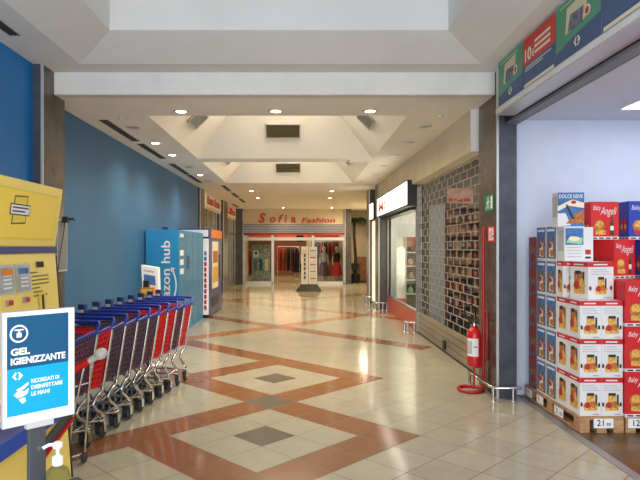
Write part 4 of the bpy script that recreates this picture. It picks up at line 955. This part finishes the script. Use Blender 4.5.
def wallsign(y0, y1, z0, z1, m, label, kind):
    X = 2.204; t = thing('safety_sign', label, 'sign', (X, (y0 + y1) / 2, z0)); O = (X, (y0 + y1) / 2, z0)
    b = MB(); b.box(X - 0.006, X, y0, y1, z0, z1, m); b.build('plate', t, O)
    w, h = y1 - y0, z1 - z0; fr = FR((X - 0.006, y1, z0), (0, -1, 0), (0, 0, 1)); b = MB()
    if kind == 'exit':
        b.disc(fr, w * 0.42, h * 0.78, w * 0.06, h * 0.09, 'paper', 0.001)
        b.poly(fr, [(w * 0.36, h * 0.66), (w * 0.48, h * 0.68), (w * 0.46, h * 0.42), (w * 0.34, h * 0.42)], 'paper', 0.001)
        b.poly(fr, [(w * 0.34, h * 0.43), (w * 0.42, h * 0.43), (w * 0.28, h * 0.14), (w * 0.2, h * 0.16)], 'paper', 0.001); b.poly(fr, [(w * 0.4, h * 0.43), (w * 0.46, h * 0.43), (w * 0.56, h * 0.25), (w * 0.5, h * 0.14), (w * 0.46, h * 0.16), (w * 0.49, h * 0.26)], 'paper', 0.001)
        b.poly(fr, [(w * 0.48, h * 0.66), (w * 0.60, h * 0.56), (w * 0.58, h * 0.5), (w * 0.47, h * 0.6)], 'paper', 0.001); b.poly(fr, [(w * 0.36, h * 0.65), (w * 0.22, h * 0.5), (w * 0.26, h * 0.46), (w * 0.38, h * 0.58)], 'paper', 0.001)
        b.rect(fr, w * 0.7, h * 0.12, w * 0.92, h * 0.88, 'paper', 0.001)
    else:
        b.rect(fr, w * 0.15, h * 0.1, w * 0.55, h * 0.9, 'paper', 0.001); b.rect(fr, w * 0.28, h * 0.18, w * 0.42, h * 0.7, 'red', 0.0016)
        b.rect(fr, w * 0.65, h * 0.4, w * 0.85, h * 0.9, 'paper', 0.001); b.rect(fr, w * 0.65, h * 0.1, w * 0.85, h * 0.3, 'paper', 0.001)
    b.build('pictogram', t, O)
wallsign(6.55, 6.86, 2.12, 2.31, 'green', 'green running man exit sign high on the marble pillar', 'exit')
wallsign(6.51, 6.74, 1.76, 1.94, 'red', 'red extinguisher sign on the marble pillar under the green one', 'fire')

# ------------------------------------------------------------------ store fascia and banner
BX = 2.11; BZ0, BZ1 = 3.165, 3.665
t = thing('store_banner', 'long green and navy advertising banner above the store entrance', 'banner', (BX, 2.0, BZ0)); O = (BX, 2.0, BZ0)
b = MB(); b.box(BX, BX + 0.085, YB + 0.1, 6.14, BZ0, BZ1, 'alu'); b.build('frame', t, O)
ye = 6.12; k = 0; bh = BZ1 - BZ0
widths = [0.68, 0.70, 0.72, 0.72] * 4
while ye > YB + 0.9:
    w = widths[k]; fr = FR((BX, ye, BZ0), (0, -1, 0), (0, 0, 1)); b = MB()
    b.rect(fr, 0.004, 0.03, w - 0.004, bh - 0.012, 'bannernavy', 0.002)
    if k % 2 == 0:
        b.poly(fr, [(0.004, bh - 0.012), (0.004, 0.12), (w * 0.5, 0.17), (w - 0.004, 0.20), (w - 0.004, bh - 0.012)], 'bannergreen', 0.003)
        b.poly(fr, [(w * 0.24, 0.22), (w * 0.28, 0.42), (w * 0.74, 0.44), (w * 0.70, 0.24)], 'cardbeige', 0.004); b.poly(fr, [(w * 0.3, 0.23), (w * 0.36, 0.35), (w * 0.66, 0.34), (w * 0.62, 0.22)], 'pslate', 0.005)
        b.disc(fr, w * 0.74, 0.28, 0.045, 0.04, 'pcream', 0.006); b.disc(fr, w * 0.73, 0.28, 0.03, 0.028, 'red', 0.007)
        carrefour(b, fr, w * 0.44, 0.11, 0.085, 'pcream', 'pcream', 0.005)
        b.rect(fr, w * 0.1, bh - 0.05, w * 0.8, bh - 0.035, 'pmint', 0.004)
    else:
        if k % 4 == 1:
            b.rect(fr, 0.004, 0.235, w - 0.004, bh - 0.012, 'bannerred', 0.003)
            b.text(fr, '10', 0.05, 0.27, 0.11, 'pcream', 0.004, w=0.15, off=0.03)
            b.text(fr, '\u20ac', 0.21, 0.27, 0.06, 'pcream', 0.004, off=0.02)
            for q in range(3): b.rect(fr, 0.27, 0.28 + 0.05 * q, w - 0.1, 0.305 + 0.05 * q, 'pcream', 0.004)
            b.rect(fr, 0.05, 0.20, w - 0.08, 0.215, 'lgrey', 0.004); b.rect(fr, 0.05, 0.175, w - 0.25, 0.19, 'lgrey', 0.004)
        else:
            b.rect(fr, w * 0.2, 0.36, w * 0.8, 0.40, 'lgrey', 0.004)
        b.rect(fr, 0.03, 0.03, w - 0.03, 0.06, 'pcream', 0.004)
    b.build('banner_panel', t, O)
    ye -= w; k += 1
b = MB(); b.box(BX - 0.02, BX + 0.17, YB + 0.1, 6.12, BZ0 - 0.06, BZ0, 'alu'); b.box(BX - 0.03, BX - 0.02, YB + 0.1, 6.12, BZ0 - 0.045, BZ0, 'white'); b.build('profile', t, O)
t = thing('store_shutter', 'raised dark shutter slot above the store entrance', 'roller shutter', (2.35, 2, 3.0)); O = (2.35, 2, 3.0)
b = MB(); b.box(2.285, 2.42, YB + 0.1, 6.42, 3.10, 3.20, 'darkmetal'); b.box(2.30, 2.40, YB + 0.1, 6.42, 3.07, 3.10, 'grey'); b.build('housing', t, O)
b = MB(); b.box(2.43, 2.45, YB + 0.1, 6.58, 3.09, 3.115, 'darkgrey')
for y in (0.8, 2.4, 4.0, 4.8, 5.6): b.box(2.42, 2.45, y, y + 0.02, 3.09, 3.16, 'darkgrey')
b.build('rail', t, O)
t = thing('ceiling_panel_light', 'bright white panel light in the store ceiling at the right edge', 'ceiling light', (3.75, 5.8, 3.16))
b = MB(); b.box(-0.42, 0.5, -0.2, 0.2, -0.02, 0.0, 'white'); b.build('frame', t)
b = MB(); b.box(-0.40, 0.48, -0.18, 0.18, -0.025, -0.019, 'tube'); b.build('diffuser', t)

# ------------------------------------------------------------------ pallets and cartons
def pallet(x0, x1, y0, y1, label):
    t = thing('pallet', label, 'pallet', ((x0 + x1) / 2, (y0 + y1) / 2, 0), 0, 'wooden pallets under the cartons'); O = ((x0 + x1) / 2, (y0 + y1) / 2, 0)
    n = max(3, int((y1 - y0) / 0.13))
    for k in range(n):
        b = MB(); a = y0 + (y1 - y0) * k / n; b.box(x0, x1, a + 0.008, y0 + (y1 - y0) * (k + 1) / n - 0.008, 0.118, 0.14, 'wood'); b.build('deck_board', t, O)
    for x in (x0, (x0 + x1) / 2 - 0.045, x1 - 0.09):
        b = MB(); b.box(x, x + 0.09, y0, y1, 0, 0.02, 'wood'); b.build('bottom_board', t, O)
        for a in (y0, (y0 + y1) / 2 - 0.06, y1 - 0.12):
            b = MB(); b.box(x, x + 0.09, a, a + 0.12, 0.02, 0.118, 'wood'); b.build('block', t, O)
pallet(2.55, 2.95, 5.24, 6.52, 'wooden pallet at the store threshold under the white cartons')
pallet(2.97, 3.75, 5.24, 6.04, 'wooden pallet under the red cartons at the right edge')

def basket_print(b, fr, cx, c0, s, m='pbrown'):
    b.poly(fr, [(cx - 0.5 * s, c0), (cx + 0.5 * s, c0), (cx + 0.62 * s, c0 + 0.5 * s), (cx - 0.62 * s, c0 + 0.5 * s)], 'pgold', 0.002)
    b.disc(fr, cx - 0.25 * s, c0 + 0.45 * s, 0.28 * s, 0.25 * s, 'pred', 0.0026, 12); b.disc(fr, cx + 0.22 * s, c0 + 0.5 * s, 0.3 * s, 0.28 * s, m, 0.0028, 12)
    b.rect(fr, cx - 0.32 * s, c0 + 0.6 * s, cx + 0.3 * s, c0 + 1.35 * s, 'pgold', 0.0024); b.rect(fr, cx - 0.3 * s, c0 + 1.2 * s, cx + 0.28 * s, c0 + 1.42 * s, 'inkd', 0.003)
    b.rect(fr, cx + 0.36 * s, c0 + 0.5 * s, cx + 0.52 * s, c0 + 1.3 * s, 'pgreen', 0.003)
def carton_white(w, d, h):
    b = MB(); b.box(-w / 2, w / 2, -d / 2, d / 2, 0.001, h, 'boxwhite')
    F = FR((-w / 2, -d / 2, 0), (1, 0, 0), (0, 0, 1)); Lf = FR((-w / 2, d / 2, 0), (0, -1, 0), (0, 0, 1))
    for fr, ww in ((F, w), (Lf, d)):
        b.rect(fr, 0, h - 0.045, ww, h, 'boxred', 0.001); b.rect(fr, ww * 0.2, h - 0.03, ww * 0.75, h - 0.018, 'boxwhite', 0.0016)
    b.face([(-w / 2, -d / 2, h + 0.001), (w / 2, -d / 2, h + 0.001), (w / 2, d / 2, h + 0.001), (-w / 2, d / 2, h + 0.001)], 'boxwhite')
    basket_print(b, F, w * 0.5, 0.05, 0.115)
    for q in range(3): b.rect(F, w * 0.1, 0.235 + 0.022 * q, w * (0.9 - 0.1 * q), 0.243 + 0.022 * q, 'lgrey', 0.0016); b.rect(F, w * 0.03, 0.09, w * 0.12, 0.125, 'pred', 0.002); b.rect(F, w * 0.85, 0.09, w * 0.94, 0.125, 'pred', 0.002); b.rect(F, w * 0.6, 0.015, w * 0.9, 0.02, 'grey', 0.002)
    # tall picture on the side
    b.poly(Lf, [(d * 0.22, 0.05), (d * 0.8, 0.05), (d * 0.84, 0.14), (d * 0.18, 0.14)], 'pgold', 0.002); b.rect(Lf, d * 0.24, 0.10, d * 0.72, 0.26, 'pbrown', 0.0025); b.disc(Lf, d * 0.36, 0.13, d * 0.15, 0.04, 'pred', 0.003); b.disc(Lf, d * 0.66, 0.15, d * 0.14, 0.05, 'pgold', 0.003)
    b.rect(Lf, d * 0.3, 0.235, d * 0.6, 0.27, 'inkd', 0.003); b.rect(Lf, d * 0.72, 0.16, d * 0.8, 0.26, 'pgreen', 0.003)
    o = b.build('tmp'); me = o.data; bpy.data.objects.remove(o); return me
def carton_blue(w, d, h, dark=False):
    b = MB(); b.box(-w / 2, w / 2, -d / 2, d / 2, 0.001, h, 'boxdark' if dark else 'boxwhite')
    for fr, ww in ((FR((-w / 2, -d / 2, 0), (1, 0, 0), (0, 0, 1)), w), (FR((-w / 2, d / 2, 0), (0, -1, 0), (0, 0, 1)), d)):
        if dark:
            b.rect(fr, ww * 0.06, 0.02, ww * 0.94, h * 0.7, 'pslate', 0.0012); b.disc(fr, ww * 0.5, h * 0.3, ww * 0.3, h * 0.14, 'pred', 0.002); b.rect(fr, ww * 0.2, h * 0.5, ww * 0.8, h * 0.66, 'pbrown', 0.002)
        else:
            b.rect(fr, ww * 0.04, h * 0.70, ww * 0.96, h * 0.98, 'psky', 0.0012); b.rect(fr, ww * 0.04, 0.02, ww * 0.96, h * 0.70, 'pslate', 0.0012)
            b.poly(fr, [(ww * 0.3, h * 0.12), (ww * 0.75, h * 0.1), (ww * 0.65, h * 0.5), (ww * 0.4, h * 0.55)], 'pcream', 0.002); b.disc(fr, ww * 0.6, h * 0.22, ww * 0.22, h * 0.1, 'pbrown', 0.0026); b.disc(fr, ww * 0.4, h * 0.44, ww * 0.2, h * 0.08, 'pred', 0.0026)
            b.rect(fr, ww * 0.12, h * 0.85, ww * 0.85, h * 0.92, 'boxwhite', 0.002)
    o = b.build('tmp'); me = o.data; bpy.data.objects.remove(o); return me
def carton_angeli(w, d, h, base, prefix=True):
    b = MB(); b.box(-w / 2, w / 2, -d / 2, d / 2, 0.001, h, base)
    F = FR((-w / 2, -d / 2, 0), (1, 0, 0), (0, 0, 1)); Lf = FR((-w / 2, d / 2, 0), (0, -1, 0), (0, 0, 1))
    for fr, ww in ((F, w), (Lf, d)):
        b.rect(fr, 0, 0.0, ww, 0.028, 'boxwhite', 0.001)
        for q in range(4): b.rect(fr, ww * (0.05 + 0.24 * q), 0.006, ww * (0.22 + 0.24 * q), 0.02, 'inkd', 0.0016)
    b.text(F, 'Baby', w * 0.08, h * 0.78, 0.045, 'boxwhite', 0.002, w=w * 0.28, shear=0.3)
    b.text(F, 'Angeli', w * 0.34, h * 0.66, 0.075, 'boxwhite', 0.002, w=w * 0.58, shear=0.35)
    b.disc(F, w * 0.30, h * 0.36, w * 0.19, h * 0.15, 'pbrown', 0.002, 20); b.disc(F, w * 0.30, h * 0.40, w * 0.14, h * 0.09, 'pgold', 0.0026, 16)
    b.rect(F, w * 0.16, h * 0.13, w * 0.52, h * 0.24, 'pred' if base == 'boxblue' else 'pgold', 0.0024)
    b.poly(F, [(w * 0.68, h * 0.12), (w * 0.82, h * 0.12), (w * 0.82, h * 0.42), (w * 0.775, h * 0.5), (w * 0.775, h * 0.6), (w * 0.725, h * 0.6), (w * 0.725, h * 0.5), (w * 0.68, h * 0.42)], 'pgreen', 0.0026); b.rect(F, w * 0.69, h * 0.24, w * 0.81, h * 0.36, 'pcream', 0.003)
    for q in range(3):
        a = d * (0.14 + 0.26 * q); b.poly(Lf, [(a, h * 0.2), (a + d * 0.17, h * 0.2), (a + d * 0.17, h * 0.5), (a + d * 0.11, h * 0.6), (a + d * 0.06, h * 0.6), (a, h * 0.5)], 'pred', 0.002); b.rect(Lf, a + 0.005, h * 0.28, a + d * 0.16, h * 0.4, 'pgold', 0.0026)
    o = b.build('tmp'); me = o.data; bpy.data.objects.remove(o); return me
def carton_dessert(w, d, h, pic):
    b = MB(); b.box(-w / 2, w / 2, -d / 2, d / 2, 0.001, h, 'boxwhite'); F = FR((-w / 2, -d / 2, 0), (1, 0, 0), (0, 0, 1)); Lf = FR((-w / 2, d / 2, 0), (0, -1, 0), (0, 0, 1))
    if pic == 'small':
        b.rect(F, w * 0.03, h * 0.48, w * 0.66, h * 0.97, 'psky', 0.001); b.poly(F, [(w * 0.05, h * 0.55), (w * 0.6, h * 0.5), (w * 0.64, h * 0.68), (w * 0.2, h * 0.74)], 'pmint', 0.002); b.disc(F, w * 0.34, h * 0.66, w * 0.2, h * 0.07, 'pcream', 0.0026)
        for q in range(4): b.rect(F, w * 0.08, h * (0.12 + 0.09 * q), w * 0.6, h * (0.15 + 0.09 * q), 'lgrey', 0.001)
        b.rect(F, w * 0.72, h * 0.2, w * 0.92, h * 0.34, 'pred', 0.001); b.rect(F, w * 0.72, h * 0.08, w * 0.92, h * 0.14, 'inkd', 0.001)
    else:
        b.rect(F, 0.0, h * 0.02, w, h, 'psky', 0.001); b.text(F, 'DOLCE NEVE', w * 0.05, h * 0.84, 0.035, 'boxwhite', 0.002, w=w * 0.9, off=0.02)
        b.poly(F, [(0, h * 0.45), (w * 0.4, h * 0.62), (w, h * 0.55), (w, h * 0.7), (w * 0.55, h * 0.8), (0, h * 0.6)], 'pcream', 0.002); b.poly(F, [(w * 0.3, h * 0.1), (w, h * 0.1), (w, h * 0.5), (w * 0.7, h * 0.4)], 'pbrown', 0.0026)
        b.poly(F, [(w * 0.3, h * 0.65), (w * 0.36, h * 0.66), (w * 0.62, h * 0.25), (w * 0.54, h * 0.22)], 'inkd', 0.003); b.poly(F, [(0, h * 0.02), (w * 0.5, h * 0.05), (w * 0.3, h * 0.4), (0, h * 0.4)], 'boxwhite', 0.0024)
        b.disc(F, w * 0.6, h * 0.72, w * 0.1, h * 0.05, 'pred', 0.003)
    b.rect(Lf, d * 0.1, h * 0.3, d * 0.9, h * 0.9, 'lgrey', 0.001)
    o = b.build('tmp'); me = o.data; bpy.data.objects.remove(o); return me
def put(me, name, loc, label, group, rz=0.0, cat='carton'):
    o = bpy.data.objects.new(name, me); C.objects.link(o); o.location = loc; o.rotation_euler = (0, 0, rz); return tag(o, label, cat, group)
RH = 0.355; ZP = 0.141
wc = carton_white(0.196, 0.236, RH - 0.003)
LAY = ['bottom', 'second', 'third', 'fourth', 'fifth']
for r in range(3):
    z = ZP + RH * r
    for x, y, n in ((2.67, 5.40, 'near corner'), (2.868, 5.40, 'right of the near corner'), (2.67, 5.64, 'behind the near corner')):
        put(wc, 'hamper_carton', (x, y, z), 'white hamper carton with red top band, %s layer, %s' % (LAY[r], n), 'white hamper cartons')
r4 = carton_white(0.285, 0.236, RH - 0.003)
z4 = ZP + RH * 3; ph = math.radians(15)
put(r4, 'hamper_carton', (2.68 + 0.1425 * math.cos(ph) - 0.118 * math.sin(ph), 5.345 + 0.1425 * math.sin(ph) + 0.118 * math.cos(ph), z4), 'wide white hamper carton turned askew on top of the white stack', 'white hamper cartons', ph)
r4b = carton_white(0.185, 0.145, RH - 0.003)
put(r4b, 'hamper_carton', (2.665, 5.692, z4), 'slim white hamper carton behind the askew one on the fourth layer', 'white hamper cartons')
bc = carton_blue(0.24, 0.236, RH - 0.003); dc = carton_blue(0.24, 0.2, 0.331, True)
for r in range(5):
    for k, y in enumerate((5.885, 6.127)):
        put(bc, 'biscuit_carton', (2.69, y, ZP + RH * r), 'tall blue topped carton, %s layer, %s' % (LAY[r], ('column next to the white cartons', 'column next to the maroon cartons')[k]), 'blue topped cartons')
for r in range(5):
    put(dc, 'maroon_carton', (2.69, 6.36, ZP + 0.334 * r), 'maroon carton in the farthest column by the white wall, %s layer' % LAY[r], 'maroon cartons')
z5 = z4 + RH
d1 = carton_dessert(0.28, 0.15, 0.335, 'small'); put(d1, 'dessert_carton', (2.715, 5.675, z5 - 0.001), 'white carton with a blue picture corner on the white stack', 'dessert cartons')
d2 = carton_dessert(0.255, 0.14, 0.34, 'big'); put(d2, 'dessert_carton', (2.655, 5.70, z5 + 0.3345), 'topmost blue dessert picture carton, highest box of the display', 'dessert cartons', math.radians(-3))
HR = 0.416
rc = carton_angeli(0.325, 0.68, HR - 0.003, 'boxred')
for r in range(3):
    put(rc, 'panettone_carton', (3.135, 5.59, ZP + HR * r), 'red cake and bottle carton right of the white stack, %s layer' % LAY[r], 'red panettone cartons')
    put(rc, 'panettone_carton', (3.475, 5.59, ZP + HR * r), 'red cake and bottle carton in the outer column, %s layer' % LAY[r], 'red panettone cartons')
zr = ZP + HR * 3; pr = math.radians(25)
rs = carton_angeli(0.31, 0.31, 0.385, 'boxred')
put(rs, 'panettone_carton', (3.06 + 0.155 * math.cos(pr) - 0.155 * math.sin(pr), 5.60 + 0.155 * math.sin(pr) + 0.155 * math.cos(pr), zr), 'red carton turned askew above the right stack showing two faces', 'red panettone cartons', pr)
rt = carton_angeli(0.285, 0.22, 0.375, 'boxred')
put(rt, 'panettone_carton', (3.012, 5.80, zr + 0.386), 'topmost red cake and bottle carton beside the blue dessert carton', 'red panettone cartons', math.radians(3))
bb = carton_angeli(0.33, 0.24, 0.385, 'boxblue')
put(bb, 'panettone_carton', (3.545, 5.80, zr), 'royal blue carton under the upper blue one at the right edge', 'blue panettone cartons')
put(bb, 'panettone_carton', (3.455, 5.87, zr + 0.386), 'upper royal blue carton at the right edge of the display', 'blue panettone cartons')
def pricetag(fr, txt, w, label):
    b = MB(); o, u, v = fr; n = u.cross(v)
    vs = [o + u * a + v * c + n * l for l in (-0.004, 0.0) for a, c in ((0, 0), (w, 0), (w, 0.085), (0, 0.085))]
    b.mesh(vs, [(3, 2, 1, 0), (4, 5, 6, 7), (0, 1, 5, 4), (1, 2, 6, 5), (2, 3, 7, 6), (3, 0, 4, 7)], 'paper')
    for k, (s, h) in enumerate(txt):
        b.text(fr, s, w * (0.16 if k == 0 else 0.64) if len(txt) > 1 else w * 0.25, 0.02, h, 'inkd', 0.001, off=0.015)
    tag(b.build('price_tag', None, tuple(o)), label, 'price tag', 'price tags on the pallets')
yf = 5.235
pricetag(FR((2.675, yf, 0.045), (1, 0, 0), (0, 0, 1)), (('21', 0.055), ('90', 0.03)), 0.18, 'white 21 price tag on the pallet front under the white cartons')
pricetag(FR((2.99, yf, 0.045), (1, 0, 0), (0, 0, 1)), (('12', 0.055),), 0.18, 'white 12 price tag under the red cartons')
xf = 2.545
pricetag(FR((xf, 5.76, 0.03), (0, -1, 0), (0, 0, 1)), (('21', 0.05), ('90', 0.03)), 0.19, 'white price tag on the pallet side, nearest the corner')
pricetag(FR((xf, 6.19, 0.03), (0, -1, 0), (0, 0, 1)), (('9', 0.05),), 0.16, 'white price tag on the pallet side under the blue topped cartons')
pricetag(FR((xf, 6.48, 0.03), (0, -1, 0), (0, 0, 1)), (('9', 0.05),), 0.16, 'white price tag on the pallet side nearest the white wall')

# ------------------------------------------------------------------ lights
def area(name, loc, rot, sx, sy, e, col):
    l = bpy.data.lights.new(name, 'AREA'); l.shape = 'RECTANGLE'; l.size = sx; l.size_y = sy; l.energy = e; l.color = col
    o = bpy.data.objects.new(name, l); C.objects.link(o); o.location = loc; o.rotation_euler = rot; return o
area('skylight_daylight', (-0.22, 3.2, 5.35), (0, 0, 0), 3.2, 4.9, 4, (0.90, 0.96, 1.0))
area('entrance_daylight', (-0.3, -2.8, 1.75), (PI / 2, 0, 0), 5.0, 3.2, 300, (0.92, 0.96, 1.0))
for yc, nme in ((9.37, 'coffer_lamp'), (13.56, 'coffer_lamp_far')):
    area(nme, (-0.31, yc, 4.95), (0, 0, 0), 1.4, 1.6, 115, (1.0, 0.92, 0.76))
area('store_strip_light', (4.6, 2.5, 3.1), (0, 0, 0), 3.5, 6.5, 108, (0.95, 0.97, 1.0))
area('shop_lamp_grille', (3.6, 9.3, 3.3), (0, 0, 0), 1.2, 2.5, 22, (1.0, 0.85, 0.65))
area('shop_lamp_window', (3.3, 13.5, 3.3), (0, 0, 0), 1.2, 2.5, 95, (1.0, 0.9, 0.74))
area('shop_window_fill', (2.6, 13.4, 1.6), (PI / 2, 0, PI / 2), 3.4, 1.6, 45, (1.0, 0.86, 0.64))  # added fill light inside the glass, brightens corridor ceiling and floor
area('fashion_shop_lamp', (-0.3, 30, 3.3), (0, 0, 0), 4.0, 5.5, 190, (1.0, 0.78, 0.5))
area('fashion_window_fill', (-0.3, 26.5, 1.2), (-PI / 2, 0, 0), 4.2, 1.6, 22, (1.0, 0.76, 0.46))  # added fill light behind the shop front, lifts the far corridor
area('left_shop_lamp', (-4.0, 21.5, 3.3), (0, 0, 0), 1.0, 7.0, 70, (1.0, 0.8, 0.55))
fl = bpy.data.lights.new('camera_flash', 'POINT'); fl.energy = 85; fl.shadow_soft_size = 0.06; fl.color = (1.0, 0.97, 0.92)
fo = bpy.data.objects.new('camera_flash', fl); C.objects.link(fo); fo.location = (0.0, 0.02, H + 0.12)
area('recess_lamp', (2.9, 24, 3.35), (0, 0, 0), 0.6, 4.0, 120, (1.0, 0.84, 0.6))

w = bpy.data.worlds.new('daylight'); scn.world = w; w.use_nodes = True
bg = w.node_tree.nodes['Background']; bg.inputs[0].default_value = (0.82, 0.9, 1.0, 1); bg.inputs[1].default_value = 1.0

# ------------------------------------------------------------------ camera
cam = bpy.data.cameras.new('camera'); co = bpy.data.objects.new('camera', cam); C.objects.link(co)
co.location = (0, 0, H); co.rotation_euler = (PI / 2, 0, 0)
cam.sensor_width = 36; cam.lens = 573 / 640 * 36; cam.shift_x = 19 / 640; cam.shift_y = 7 / 640; cam.clip_end = 100
scn.camera = co
scn.view_settings.view_transform = 'Standard'; scn.view_settings.look = 'None'; scn.view_settings.gamma = 1.0
scn.view_settings.exposure = 0.0
